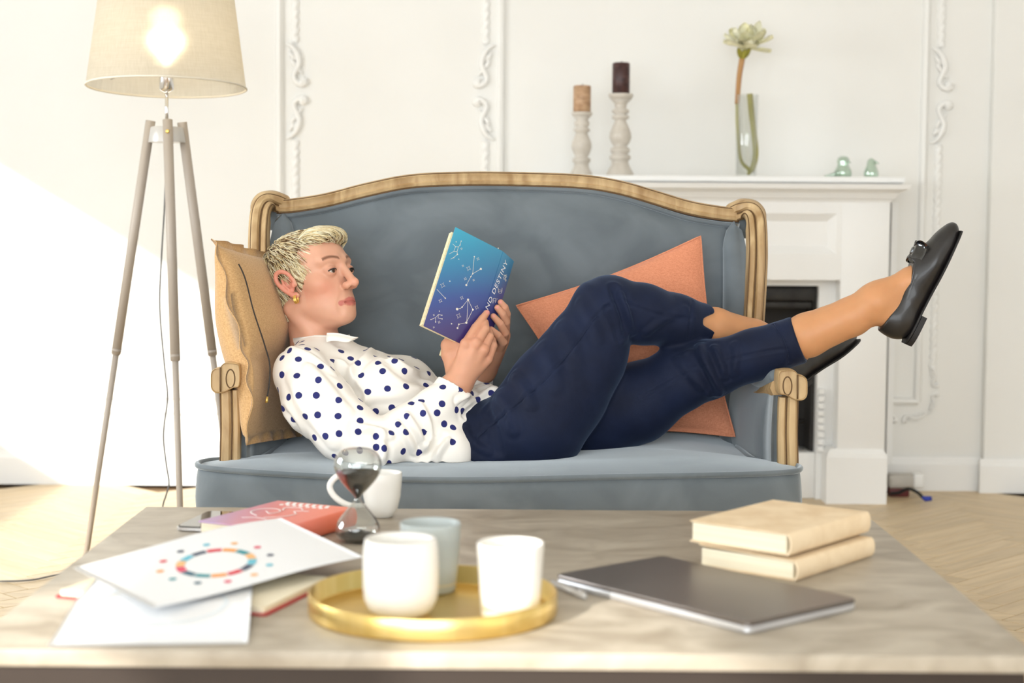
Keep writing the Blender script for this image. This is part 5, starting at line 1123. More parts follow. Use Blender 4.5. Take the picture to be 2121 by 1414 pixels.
# ears: bowl, rim, lobe
for s in (1, -1):
    er = np.array([[math.cos(0.38), math.sin(0.38) * -s * -1, 0], [-math.sin(0.38) * -s * -1, math.cos(0.38), 0], [0, 0, 1]])
    he((s * 0.072, -0.010, -0.004), (0.0060, 0.0165, 0.0270), 0.006)
    rim = [(s * 0.072, 0.008, -0.010), (s * 0.077, 0.009, 0.004), (s * 0.081, 0.004, 0.018), (s * 0.085, -0.008, 0.0255), (s * 0.0875, -0.021, 0.022), (s * 0.087, -0.0275, 0.008), (s * 0.084, -0.0245, -0.008), (s * 0.080, -0.0170, -0.021), (s * 0.076, -0.0080, -0.0310), (s * 0.073, -0.0010, -0.0330)]
    rim = catmull([np.array([a, b - 0.22 * (c + 0.005), c]) if False else np.array([a, b - 0.25 * c, c]) for a, b, c in rim], 3)
    B.chain([H(*p) for p in rim], np.interp(np.linspace(0, 1, len(rim)), [0, .15, .5, .8, 1], [0.0035, 0.0040, 0.0042, 0.0042, 0.0065]) * HS, 0.003)
    he((s * 0.0815, -0.006, -0.006), (0.0085, 0.0085, 0.0110), 0.005, 's'); he((s * 0.078, 0.0075, -0.011), (0.0045, 0.0035, 0.006), 0.004)
    an = [(s * 0.080, -0.017, 0.008), (s * 0.082, -0.0165, -0.004), (s * 0.079, -0.010, -0.017)]; B.chain([H(a, b - 0.25 * c, c) for a, b, c in an], 0.0028 * HS, 0.003)
# trunk and limbs under the clothes
B.cone(at(700, 815, 3.46), 0.085, at(860, 870, 3.45), 0.085, 0.03); B.cone(at(860, 870, 3.45), 0.075, at(1010, 910, 3.42), 0.065, 0.03); B.cone(nb_, 0.05, at(720, 800, 3.46), 0.07, 0.03)
shR, elR, wrR = at(622, 790, 3.30), at(783, 925, 3.23), at(950, 793, 3.302); shL, elL, wrL = at(690, 775, 3.60), at(905, 850, 3.62), at(1003, 768, 3.47)
B.cone(nb_, 0.04, shR, 0.042, 0.03); B.cone(nb_, 0.04, shL, 0.042, 0.03); B.cone(shR, 0.042, elR, 0.034, 0.02); B.cone(shL, 0.042, elL, 0.034, 0.02)
B.cone(elR, 0.035, wrR, 0.026, 0.015, flat=((0, 1, 0), 0.8)); B.cone(elL, 0.035, wrL, 0.024, 0.015)
B.cone(at(935, 815, 3.30), 0.031, wrR, 0.0285, 0.01, flat=((0, 1, 0), 0.8))
# right hand (near): back of the hand to the camera, forefinger along the cover
def onc(px, py, off): return plane_hit(px, py, TRb + bn * off, bn)
def ons(px, py, off): return plane_hit(px, py, TRb + sn * off, sn)
mI, mM, mR, mP = at(965, 712, 3.302), at(986, 711, 3.300), at(1002, 724, 3.306), at(1010, 744, 3.315)
for m_, r_ in ((mI, 0.0125), (mM, 0.0125), (mR, 0.0122), (mP, 0.0118)): B.cone(wrR, 0.024, m_, r_ - 0.001, 0.007)
B.cone(at(952, 770, 3.318), 0.022, at(985, 735, 3.325), 0.018, 0.012)
for m_ in (mI, mM, mR): B.ell(m_ + np.array([0, -0.004, 0.0]), (0.0105, 0.0105, 0.0105), None, 0.006)
i1, i2, i3 = onc(985, 679, 0.0125), onc(999, 660, 0.0095), onc(1008, 648, 0.0085)
B.chain([mI, i1, i2, i3], [0.0105, 0.0092, 0.0080, 0.0068], 0.002)
for m_, pip, dip in ((mM, at(1005, 682, 3.322), at(1005, 668, 3.345)), (mR, at(1014, 698, 3.327), at(1013, 686, 3.350)), (mP, at(1021, 716, 3.332), at(1020, 704, 3.355))): B.chain([m_, pip, dip], [0.0106, 0.0092, 0.0076], 0.0015)
B.chain([at(940, 765, 3.322), at(931, 735, 3.330), at(928, 714, 3.338), at(938, 694, 3.352), at(950, 670, 3.362)], [0.018, 0.0145, 0.0115, 0.0095, 0.008], 0.008)
B.cone(at(931, 732, 3.330), 0.0125, at(962, 722, 3.322), 0.0115, 0.010); B.cone(at(926, 716, 3.338), 0.010, at(958, 708, 3.326), 0.010, 0.010)
# left hand (far): fingers round the spine
mL = [at(1046, 692, 3.435), at(1044, 702, 3.428), at(1040, 713, 3.422), at(1035, 724, 3.416)]
for m_ in mL: B.cone(wrL, 0.021, m_, 0.0112, 0.01)
for m_, pip, tip in zip(mL, [at(1049, 650, 3.405), at(1048, 667, 3.398), at(1046, 689, 3.392), at(1042, 709, 3.386)], [ons(1037, 626, 0.008), ons(1030, 637, 0.008), ons(1022, 655, 0.008), ons(1017, 682, 0.008)]):
    dip = pip * 0.45 + tip * 0.55 + sn * 0.004; B.chain([m_, pip, dip, tip], [0.0100, 0.0088, 0.0078, 0.0066], 0.0015)
B.chain([at(1020, 745, 3.44), at(1000, 715, 3.41), at(985, 690, 3.405)], [0.014, 0.011, 0.009], 0.006)
# legs and feet
hipA, kneeA, ankA = at(1085, 890, 3.31), at(1256, 640, 3.33), at(1635, 721, 3.50); hipB, kneeB, ankB = at(1060, 905, 3.50), at(1400, 788, 3.37), at(1817, 625, 3.275)
hemA, hemB = at(1463, 671, 3.415), at(1655, 703, 3.31)
B.cone(at(1000, 910, 3.41), 0.068, hipA, 0.07, 0.03); B.cone(at(1000, 910, 3.41), 0.068, hipB, 0.075, 0.03); B.cone(hipA, 0.075, kneeA, 0.040, 0.02); B.cone(hipB, 0.075, kneeB, 0.038, 0.02)
B.chain([kneeA, at(1360, 652, 3.37), at(1445, 669, 3.408), at(1480, 676, 3.422), at(1560, 699, 3.458), ankA], [0.038, 0.037, 0.035, 0.0385, 0.038, 0.033], 0.01)
B.chain([kneeB, at(1530, 745, 3.337), at(1625, 713, 3.318), at(1672, 694, 3.306), at(1765, 655, 3.285), ankB], [0.036, 0.036, 0.0385, 0.0440, 0.0385, 0.0335], 0.01)
def foot_frame(heel, toe, ank):
    t = nrm(toe - heel); n = ank - heel; n = nrm(n - t * (n @ t)); return heel, t, n, np.cross(t, n)
FB = foot_frame(at(1876, 709, 3.27), at(1990, 478, 3.265), at(1819, 622, 3.272)); FA = foot_frame(at(1622, 812, 3.475), at(1768, 704, 3.62), ankA)
for (o_, t_, n_, l_), ank in ((FB, ankB), (FA, ankA)):
    q = lambda a, c, b=0.0: o_ + t_ * a + n_ * c + l_ * b
    B.cone(ank, 0.031, q(0.032, 0.046), 0.024, 0.02); B.cone(ank, 0.031, q(0.115, 0.050), 0.024, 0.03); B.cone(q(0.115, 0.046), 0.022, q(0.178, 0.022), 0.015, 0.012, flat=(l_, 1.3)); B.cone(q(0.178, 0.022), 0.013, q(0.205, 0.018), 0.009, 0.01, flat=(l_, 1.5))
    B.cone(q(0.034, 0.036), 0.022, q(0.15, 0.026), 0.016, 0.02, flat=(l_, 1.15))
    for s in (1, -1): B.ell(ank + l_ * s * 0.029 + n_ * 0.002, (0.010, 0.008, 0.010), None, 0.016)
Vb, Fb = B.mesh(1); del B
# paint: real colour of lips, brows, cheeks, nails
def loc(V): return (V - HC) @ RH.T / HS
Lh = loc(Vb); col = np.tile(np.array(srgb(214, 158, 128)), (len(Vb), 1)); leg = Vb[:, 0] > 0.15; col[leg] = srgb(200, 144, 100)
hd = (Vb[:, 0] < -0.2)
def blend(mask, c, k=1.0):
    mk = (np.clip(mask, 0, 1) * k)[:, None]; col[:] = col * (1 - mk) + np.array(srgb(*c)) * mk
fm = hd & (Lh[:, 2] > -0.16)
blend(fm * 1.0, (220, 168, 142), 0.85)
for s in (1, -1):
    blend(fm * np.exp(-(((Lh[:, 0] - s * 0.045) / 0.022) ** 2 + ((Lh[:, 2] + 0.032) / 0.022) ** 2)) * (Lh[:, 1] > 0.02), (226, 142, 118), 0.45)
    blend(fm * (np.abs(Lh[:, 0]) > 0.067) * (Lh[:, 1] < 0.012) * (Lh[:, 1] > -0.05) * (Lh[:, 2] > -0.045) * (Lh[:, 2] < 0.035), (222, 128, 112), 0.30)
    bw = np.clip(1 - np.abs(Lh[:, 2] - (0.0275 + 0.006 * np.cos((np.abs(Lh[:, 0]) - 0.032) * 70))) / 0.0042, 0, 1) * (s * Lh[:, 0] > 0.012) * (s * Lh[:, 0] < 0.050) * (Lh[:, 1] > 0.04); blend(fm * np.sqrt(bw), (112, 70, 50), 0.95)
    ey = np.clip(1 - np.hypot((Lh[:, 0] - s * 0.0315) / 0.018, (Lh[:, 2] - 0.004) / 0.010), 0, 1) * (Lh[:, 1] > 0.06); blend(fm * ey, (178, 112, 88), 0.75)
lp = np.minimum(seg_dist(Lh, np.array(ul)) / 0.0060, seg_dist(Lh, np.array(ll)) / 0.0064); blend(fm * np.clip((1.12 - lp) * 6, 0, 1) * (Lh[:, 1] > 0.06), (190, 98, 90), 0.85)
blend(fm * np.clip(1 - seg_dist(Lh, np.array(mline)) / 0.0028, 0, 1), (140, 64, 58), 0.6)
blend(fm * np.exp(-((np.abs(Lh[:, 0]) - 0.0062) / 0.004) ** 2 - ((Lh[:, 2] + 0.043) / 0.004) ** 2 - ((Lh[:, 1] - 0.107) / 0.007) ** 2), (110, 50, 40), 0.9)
blend(fm * np.exp(-(Lh[:, 0] / 0.014) ** 2 - ((Lh[:, 2] + 0.031) / 0.012) ** 2) * (Lh[:, 1] > 0.095), (232, 150, 125), 0.4)
hnd = (Vb[:, 0] > -0.18) & (Vb[:, 0] < 0.02) & (Vb[:, 2] > 0.55)
for m_ in (mI, mM, mR, mP): blend(hnd * np.exp(-(np.linalg.norm(Vb - m_, axis=1) / 0.013) ** 2), (222, 140, 112), 0.35)
for tip, dr in [(i3 - bn * -0.006, 0.0062)] + [(ons(a, b, 0.0135), 0.0055) for a, b in ((1037, 625), (1030, 636), (1022, 654), (1016, 681))]: blend(hnd * np.clip((1 - np.linalg.norm(Vb - tip, axis=1) / dr) * 4, 0, 1), (226, 150, 142), 0.8)
m_skin = mat('skin', rough=0.45, sub=0.25, spec=0.4); at_ = N(m_skin, 'ShaderNodeVertexColor'); at_.layer_name = 'col'
tcn = N(m_skin, 'ShaderNodeTexCoord'); nzn = N(m_skin, 'ShaderNodeTexNoise'); nzn.inputs['Scale'].default_value = 45; nzn.inputs['Detail'].default_value = 3; L(m_skin, tcn.outputs['Object'], nzn.inputs['Vector'])
mrn = N(m_skin, 'ShaderNodeMapRange'); mrn.inputs['To Min'].default_value = 0.92; mrn.inputs['To Max'].default_value = 1.06; L(m_skin, nzn.outputs['Fac'], mrn.inputs['Value']); hsn = N(m_skin, 'ShaderNodeHueSaturation'); L(m_skin, mrn.outputs[0], hsn.inputs['Value']); L(m_skin, at_.outputs['Color'], hsn.inputs['Color']); L(m_skin, hsn.outputs[0], bsdf(m_skin).inputs['Base Color'])
base = at(1000, 985, 3.40); base[2] = 0.44
person = obj('person', (Vb, Fb), m_skin, None, True, origin=base, col=col)
tag(person, 'woman with short blonde hair in polka dot blouse and navy trousers reading on the sofa', 'person')

# eyes
m_eye = mat('eye', rough=0.12, coat=0.6); ea = N(m_eye, 'ShaderNodeVertexColor'); ea.layer_name = 'col'; L(m_eye, ea.outputs['Color'], bsdf(m_eye).inputs['Base Color'])
for s in (1, -1):
    c = H(s * 0.031, 0.0765, 0.0045); V, F = lathe([(0.0127 * HS * math.sin(a) + 1e-6, -0.0127 * HS * math.cos(a)) for a in np.linspace(0.001, math.pi - 0.001, 25)], (0, 0, 0), 32)
    gz = nrm(hf * 0.95 - hu * 0.20 + hr * -0.05); cs = (V / np.linalg.norm(V, axis=1, keepdims=True)) @ gz; cc_ = np.tile(np.array(srgb(225, 214, 205)), (len(V), 1)); cc_[cs > 0.86] = srgb(70, 48, 34); cc_[cs > 0.965] = (0.004, 0.004, 0.004)
    eo = obj('eye', (V + c, F), m_eye, person, True, col=cc_)
    lash = catmull([H(s * 0.0195, 0.0870, 0.0030), H(s * 0.026, 0.0915, 0.0052), H(s * 0.033, 0.0915, 0.0056), H(s * 0.040, 0.0875, 0.0040), H(s * 0.0445, 0.0835, 0.0020)], 5)
    obj('lashes', tube(lash, np.interp(np.linspace(0, 1, len(lash)), [0, .5, 1], [0.0006, 0.0014, 0.0012]), 6), m_dark, eo)
# earring: small ribbed gold half hoop
el = H(0.0785, 0.0075, -0.0385)
er_ = root('earring', el, None, None); er_.parent = person; er_.location = Vector((el - base).tolist())
for k in (-1, 0, 1): obj('rib', tube([el + hf * (0.0024 * k) + hr * (0.0045 * math.cos(a)) + hu * (0.0080 * math.sin(a) - 0.003) for a in np.linspace(0, 2 * math.pi, 20, endpoint=False)], 0.0013, 7, closed=True), m_brass, er_)

# ------------------------------------------------------------------ hair: a close cap and laid strands
hh = Sdf(np.arange(-0.56, -0.28, 0.003), np.arange(3.33, 3.60, 0.003), np.arange(0.70, 0.91, 0.003))
def hell(c, r, k=0.01, op='u'): hh.ell(H(*c), np.array(r) * HS, RH, k, op)
hell((0, -0.022, 0.029), (0.0785, 0.0955, 0.0815)); hell((0, -0.058, -0.042), (0.058, 0.050, 0.060), 0.02)
hell((-0.010, 0.036, 0.082), (0.054, 0.046, 0.019), 0.02)
hell((0, 0.150, -0.040), (0.20, 0.100, 0.105), 0.008, 's')                # face side
hell((0.012, 0.112, 0.006), (0.075, 0.058, 0.062), 0.010, 's')
for s in (1, -1): hell((s * 0.085, 0.004, -0.028), (0.024, 0.026, 0.040), 0.006, 's')
hell((0, 0.0, -0.145), (0.12, 0.16, 0.045), 0.01, 's')
Vh, Fh = hh.mesh(2); del hh
m_hair = mat('blonde_hair', rough=0.42, spec=0.4); ha = N(m_hair, 'ShaderNodeVertexColor'); ha.layer_name = 'col'; L(m_hair, ha.outputs['Color'], bsdf(m_hair).inputs['Base Color'])
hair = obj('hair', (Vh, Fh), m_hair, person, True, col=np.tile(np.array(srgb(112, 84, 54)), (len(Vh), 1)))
bvh = BVHTree.FromPolygons(Vh.tolist(), Fh.tolist()); nh = vnormals(Vh, Fh); Ll = loc(Vh); W = np.array([0.01, -0.075, 0.085])
r_ = np.random.default_rng(21)
okr = np.where((Ll[:, 2] > -0.10) & (((Vh - HC) * nh).sum(1) > 0))[0]
SV, SF, SC = [], [], []; cnt = 0
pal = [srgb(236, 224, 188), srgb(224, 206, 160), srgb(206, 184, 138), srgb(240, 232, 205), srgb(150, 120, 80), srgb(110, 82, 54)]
def strand(p, d, length, lift, r0, c, steps=7, bend=None):
    global cnt
    pts = [p]; q = p.copy(); dd = d
    for k in range(steps):
        q = q + dd * (length / steps); h = bvh.find_nearest(Vector(q.tolist()))
        if h[0] is not None:
            hp_, hn = np.array(h[0]), np.array(h[1]); t = (k + 1) / steps; side = (q - hp_) @ hn
            if side < 0.02: q = hp_ + hn * (0.0010 + lift * math.sin(math.pi * min(1, t * 0.75)))
            dd = nrm(dd - hn * (dd @ hn) * 0.9 + (bend if bend is not None else 0))
        pts.append(q.copy())
    P = np.array(pts); rad = r0 * np.interp(np.linspace(0, 1, len(P)), [0, .3, .75, 1], [0.8, 1, 0.8, 0.1]); V, F = tube(P, rad, 4, caps=False)
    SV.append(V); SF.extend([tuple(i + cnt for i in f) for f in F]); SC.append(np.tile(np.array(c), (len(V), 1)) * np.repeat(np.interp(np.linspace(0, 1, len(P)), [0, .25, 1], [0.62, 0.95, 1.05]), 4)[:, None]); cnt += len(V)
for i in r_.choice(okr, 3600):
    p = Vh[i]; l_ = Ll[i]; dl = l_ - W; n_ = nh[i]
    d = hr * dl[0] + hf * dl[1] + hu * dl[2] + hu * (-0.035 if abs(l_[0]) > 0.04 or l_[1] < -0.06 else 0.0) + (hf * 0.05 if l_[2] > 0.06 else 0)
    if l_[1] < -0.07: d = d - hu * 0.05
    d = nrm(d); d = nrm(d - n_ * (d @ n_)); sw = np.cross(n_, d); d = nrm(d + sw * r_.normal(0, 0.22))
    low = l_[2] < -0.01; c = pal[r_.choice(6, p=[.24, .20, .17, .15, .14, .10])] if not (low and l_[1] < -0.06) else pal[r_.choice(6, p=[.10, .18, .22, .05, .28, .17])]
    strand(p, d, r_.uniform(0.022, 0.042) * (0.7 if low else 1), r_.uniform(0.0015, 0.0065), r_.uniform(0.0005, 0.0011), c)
# fringe swept over the brow, sideburn in front of the ear
for k in range(620):
    a = r_.uniform(-0.062, 0.055); p = H(a, 0.058 - 0.35 * max(0, abs(a) - 0.02) + r_.uniform(-0.030, 0.006), 0.100 - 4.5 * a * a * 1.2 + r_.uniform(-0.004, 0.004)); h = bvh.find_nearest(Vector(p.tolist())); p = np.array(h[0])
    d = nrm(hf * 0.75 - hr * (0.45 + r_.uniform(-0.1, 0.3)) + hu * r_.uniform(-0.05, 0.22)); strand(p, d, r_.uniform(0.034, 0.060), 0.010, r_.uniform(0.0008, 0.0014), pal[r_.choice(4)], bend=-hu * 0.16 - hr * 0.10)
for k in range(150):
    p = H(0.0745 + r_.uniform(-0.004, 0.002), r_.uniform(0.000, 0.030), r_.uniform(0.010, 0.045)); h = bvh.find_nearest(Vector(p.tolist())); p = np.array(h[0]); d = nrm(-hu * 0.9 + hf * r_.uniform(0.1, 0.55) + hr * 0.10)
    strand(p, d, r_.uniform(0.026, 0.052), 0.003, r_.uniform(0.0006, 0.0010), pal[r_.choice(4)])
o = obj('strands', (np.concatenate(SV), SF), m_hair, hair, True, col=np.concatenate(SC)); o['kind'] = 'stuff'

# ------------------------------------------------------------------ blouse
D = Sdf(np.arange(-0.52, 0.03, 0.0027), np.arange(3.10, 3.74, 0.003), np.arange(0.405, 0.725, 0.0027))
tx = nrm(at(960, 905, 3.45) - at(700, 790, 3.46)); tn = nrm(np.cross(tx, [0, 1, 0])); tn = tn if tn[2] > 0 else -tn; RT = np.stack([tx, tn, [0, 1, 0]])
D.ell(at(735, 822, 3.46), (0.145, 0.108, 0.150), RT, 0.03); D.ell(at(835, 855, 3.46), (0.150, 0.100, 0.148), RT, 0.04); D.ell(at(925, 905, 3.43), (0.105, 0.082, 0.158), RT, 0.04)
D.ell(at(798, 800, 3.37), (0.065, 0.060, 0.065), RT, 0.03); D.ell(at(838, 795, 3.54), (0.065, 0.060, 0.065), RT, 0.03)
D.cone(at(668, 742, 3.46), 0.058, at(625, 772, 3.32), 0.052, 0.03); D.cone(at(668, 742, 3.46), 0.058, at(700, 760, 3.58), 0.055, 0.03)
D.chain([at(624, 776, 3.30), at(655, 830, 3.27), at(715, 890, 3.245), at(778, 928, 3.225)], [0.056, 0.064, 0.060, 0.053], 0.02)
D.chain([at(778, 930, 3.225), at(845, 890, 3.25), at(905, 842, 3.28), at(938, 812, 3.298)], [0.053, 0.049, 0.041, 0.0365], 0.012)
D.chain([at(695, 775, 3.60), at(800, 810, 3.63), at(900, 845, 3.62)], [0.055, 0.055, 0.048], 0.02); D.chain([at(900, 845, 3.62), at(950, 810, 3.55), at(990, 785, 3.49)], [0.047, 0.042, 0.034], 0.012)
D.cone(at(960, 850, 3.40), 0.055, at(1005, 822, 3.42), 0.030, 0.03); D.cone(at(975, 860, 3.33), 0.035, at(1022, 815, 3.36), 0.016, 0.03); D.cone(at(930, 930, 3.27), 0.05, at(935, 880, 3.36), 0.07, 0.03); D.cone(at(880, 945, 3.25), 0.035, at(935, 945, 3.25), 0.035, 0.03)
# neck opening and cuffs are cut so skin shows
D.cone(at(662, 700, 3.465), 0.050, at(655, 655, 3.47), 0.075, 0.004, 's'); D.cone(at(715, 690, 3.40), 0.030, at(740, 660, 3.38), 0.05, 0.008, 's')
ca = nrm(wrR - elR); D.cone(at(962, 776, 3.310), 0.045, at(975, 752, 3.315), 0.055, 0.001, 's')
Vs, Fs_ = D.mesh(2); del D
Vs[:, 2] = np.maximum(Vs[:, 2], 0.436)
Vs = creases(Vs, Fs_, [([(700, 764), (708, 776), (723, 801), (750, 833), (778, 872), (792, 888)], -0.0175, 0.011), ([(778, 714), (755, 742), (736, 759), (718, 791)], 0.0081, 0.009), ([(815, 744), (857, 769), (911, 778)], 0.0081, 0.009), ([(800, 748), (840, 780), (900, 800)], -0.0054, 0.010),
    ([(868, 832), (886, 870), (890, 905), (880, 935)], 0.0081, 0.007), ([(842, 856), (866, 895), (884, 928)], 0.0081, 0.007), ([(822, 874), (845, 905), (858, 935)], 0.0068, 0.007), ([(790, 900), (795, 930), (790, 965)], 0.0081, 0.008), ([(743, 886), (785, 890), (806, 900)], 0.0095, 0.009),
    ([(900, 985), (906, 945), (926, 912)], 0.0081, 0.007), ([(846, 982), (886, 937), (918, 905)], -0.0068, 0.007), ([(600, 780), (630, 850), (690, 920)], 0.0041, 0.010), ([(640, 760), (680, 800), (720, 850)], 0.0054, 0.010), ([(760, 820), (830, 815), (900, 800)], 0.0054, 0.012), ([(820, 850), (800, 800), (790, 760)], -0.0054, 0.01),
    ([(950, 830), (985, 810), (1015, 800)], 0.0068, 0.006), ([(960, 860), (990, 835), (1020, 812)], -0.0054, 0.006), ([(590, 850), (640, 915), (700, 950)], -0.0054, 0.008), ([(600, 720), (640, 735), (690, 770)], 0.0041, 0.008)])
Vs = Vs + vnormals(Vs, Fs_) * (vnoise(Vs, 38, 12) * 0.0026)[:, None]
Vs = smooth_mesh(Vs, Fs_, 1)
m_shirt = mat('white_polka_dot_cotton', rough=0.75, sheen=0.1, spec=0.25)
uvn = N(m_shirt, 'ShaderNodeUVMap'); uvn.uv_map = 'dot'; ln_ = N(m_shirt, 'ShaderNodeVectorMath'); ln_.operation = 'LENGTH'; L(m_shirt, uvn.outputs[0], ln_.inputs[0])
rmp = N(m_shirt, 'ShaderNodeValToRGB'); mpr = N(m_shirt, 'ShaderNodeMath'); mpr.operation = 'MULTIPLY'; mpr.inputs[1].default_value = 50.0; L(m_shirt, ln_.outputs['Value'], mpr.inputs[0]); L(m_shirt, mpr.outputs[0], rmp.inputs[0])
rmp.color_ramp.elements[0].position = 0.335; rmp.color_ramp.elements[1].position = 0.365; rmp.color_ramp.elements[0].color = (*srgb(44, 48, 108), 1); rmp.color_ramp.elements[1].color = (*srgb(250, 245, 237), 1); L(m_shirt, rmp.outputs[0], bsdf(m_shirt).inputs['Base Color'])
DOTS = [(272, 173), (345, 188), (393, 250), (517, 282), (673, 271), (769, 157), (768, 208), (830, 254), (932, 188), (950, 245), (315, 336), (500, 400), (604, 350), (753, 330), (1095, 296), (950, 316), (983, 365), (813, 368), (1120, 350), (1247, 316), (1281, 390), (1430, 393), (1408, 450), (1020, 437), (841, 473), (1203, 438), (302, 476), (176, 468), (482, 511), (680, 485), (663, 560), (1061, 584), (1217, 564), (1384, 558), (1523, 570), (896, 609), (465, 640), (317, 640), (234, 655), (653, 679), (833, 743), (1260, 708), (1346, 680), (1518, 711), (1097, 744), (961, 776), (182, 750), (370, 818), (477, 804), (647, 814), (277, 843), (832, 855), (1218, 812), (1357, 790), (1477, 787), (1640, 762), (1689, 773), (1768, 619), (1820, 675), (1930, 622), (1890, 538), (1818, 755), (655, 961), (815, 946), (539, 983), (449, 995), (967, 984), (1098, 949), (1220, 945), (1357, 950), (1148, 880), (1535, 879), (1610, 910), (1604, 1030), (308, 957), (382, 1013), (442, 1095), (828, 1101), (967, 1074), (1037, 1083), (1194, 1110), (1322, 1120), (707, 1120), (620, 1152), (1380, 1244), (1495, 1216), (1130, 1278), (1240, 1278), (240, 265), (177, 326)]
sb = BVHTree.FromPolygons(Vs.tolist(), Fs_.tolist()); cen_ = []; cnn = []
for x, y in DOTS:
    h = sb.ray_cast(Vector(CAMP.tolist()), Vector(nrm(ray(540 + x / 4.04, 660 + y / 4.04)).tolist()))
    if h[0] is not None and np.array(h[1]) @ nrm(-ray(540 + x / 4.04, 660 + y / 4.04)) > 0.30: cen_.append(np.array(h[0])); cnn.append(np.array(h[1]))
nS = vnormals(Vs, Fs_); seen = nS[:, 1] < 0.15
for i in r_.permutation(len(Vs))[:9000]:
    if seen[i] and Vs[i, 2] > 0.45 and nS[i] @ nrm(CAMP - Vs[i]) > 0.15: continue
    if min(np.linalg.norm(np.array(cen_) - Vs[i], axis=1)) > 0.036: cen_.append(Vs[i]); cnn.append(nS[i])
cen_ = np.array(cen_); cnn = np.array(cnn)
def dot_uv(o, V, F):
    fc = V[F].mean(1); near = np.zeros(len(F), int)
    for k in range(0, len(F), 20000): near[k:k + 20000] = ((fc[k:k + 20000, None] - cen_[None]) ** 2).sum(2).argmin(1)
    c, n = cen_[near], cnn[near]; h = np.where(np.abs(n[:, :1]) < 0.9, np.array([[1.0, 0, 0]]), np.array([[0, 1.0, 0]])); t1 = np.cross(n, h); t1 /= np.linalg.norm(t1, axis=1, keepdims=True); t2 = np.cross(n, t1)
    P = V[F] - c[:, None]; uv = np.stack([(P * t1[:, None]).sum(2), (P * t2[:, None]).sum(2)], 2)
    ln3 = np.linalg.norm(P, axis=2, keepdims=True); ln2 = np.linalg.norm(uv, axis=2, keepdims=True); uv = uv * ln3 / np.maximum(ln2, 1e-5)
    lay = o.data.uv_layers.new(name='dot'); lay.data.foreach_set('uv', uv.reshape(-1).astype(np.float32))
blouse = obj('blouse', (Vs, Fs_), m_shirt, person, True)
if len(blouse.data.polygons) == len(Fs_): dot_uv(blouse, Vs, Fs_)
# collar band and folded points
m_shirtp = mat('white_cotton', srgb(250, 245, 237), 0.75, spec=0.25)
n0 = at(660, 706, 3.465); ax = nrm(H(0, -0.02, -0.05) - nb_); ee1 = nrm(np.cross(ax, [0, 1, 0])); ee1 = ee1 if ee1[0] > 0 else -ee1; ee2 = np.cross(ax, ee1); ee2 = ee2 if ee2[1] < 0 else -ee2
G = []
for th in np.linspace(math.radians(-300), math.radians(12), 60):      # 0 = towards her front (picture right), -90 = towards the camera
    rdir = ee1 * math.cos(th) - ee2 * math.sin(th) * 1.0; row = []
    for v in np.linspace(0, 1, 6): row.append(n0 + rdir * (0.0610 - 0.004 * v + 0.003 * math.sin(3 * th)) * (1.0 + 0.12 * max(0, math.cos(th))) + ax * (-0.016 + 0.030 * v - 0.010 * max(0, math.cos(th))))
    G.append(row)
collar = obj('collar', sheet(np.array(G), 0.0022), m_shirtp, blouse)
G = []
for u in np.linspace(0, 1, 10):
    a = at(677, 690, 3.395) * (1 - u) + at(742, 697, 3.40) * u; b = at(676, 708, 3.385) * (1 - u) + at(722, 706, 3.385) * u
    G.append([a * (1 - v) + b * v + np.array([0, -0.006 * math.sin(math.pi * v), 0.002 * math.sin(5 * u)]) for v in np.linspace(0, 1, 5)])
obj('collar_point', sheet(np.array(G), 0.0020), m_shirtp, blouse)
# cuff of the near sleeve
cd = nrm(at(968, 766, 3.31) - at(915, 845, 3.285)); cu1 = nrm(np.cross(cd, [0, 1, 0])); cu2 = np.cross(cd, cu1)
G = []
for th in np.linspace(0, 2 * math.pi, 41):
    row = []
    for v in np.linspace(0, 1, 6): c = at(917, 838, 3.288) * (1 - v) + at(941, 803, 3.300) * v; rr = 0.0400 - 0.0022 * v; row.append(c + cu1 * math.cos(th) * rr + cu2 * math.sin(th) * rr * 0.82)
    G.append(row)
Gc = np.array(G); cf_ = obj('cuff', sheet(Gc, 0.0022), m_shirt, blouse)
me = cf_.data; Vc = np.array([v.co[:] for v in me.vertices]) + wloc(cf_)
cuD = [np.array(h_[0]) for h_ in [BVHTree.FromPolygons(Vc.tolist(), [tuple(p.vertices) for p in me.polygons]).ray_cast(Vector(CAMP.tolist()), Vector(nrm(ray(540 + x / 4.04, 660 + y / 4.04)).tolist())) for x, y in ((1523, 570), (1518, 711), (1640, 762), (1400, 650), (1590, 640))[:3]] if h_[0] is not None]
lay = me.uv_layers.new(name='dot'); uv = np.ones((len(me.loops), 2), np.float32)
for p in me.polygons:
    c = Vc[list(p.vertices)].mean(0)
    if cuD:
        k = int(np.argmin([np.linalg.norm(c - d) for d in cuD]))
        for li in p.loop_indices: d = Vc[me.loops[li].vertex_index] - cuD[k]; uv[li] = (d @ cd, np.linalg.norm(d - cd * (d @ cd)))
lay.data.foreach_set('uv', uv.ravel())
# shirt buttons
m_btn = mat('shirt_button', (0.75, 0.72, 0.66), 0.3)
for px, py in ((779, 697), (1029, 833 - 40)):
    h = sb.ray_cast(Vector(CAMP.tolist()), Vector(nrm(ray(px, py)).tolist()))
    if h[0] is not None: obj('button', lathe([(0.0001, 0.0014), (0.0030, 0.0018), (0.0042, 0.0012), (0.0044, 0)], np.array(h[0]), 16, axis=np.array(h[1])), m_btn, blouse)

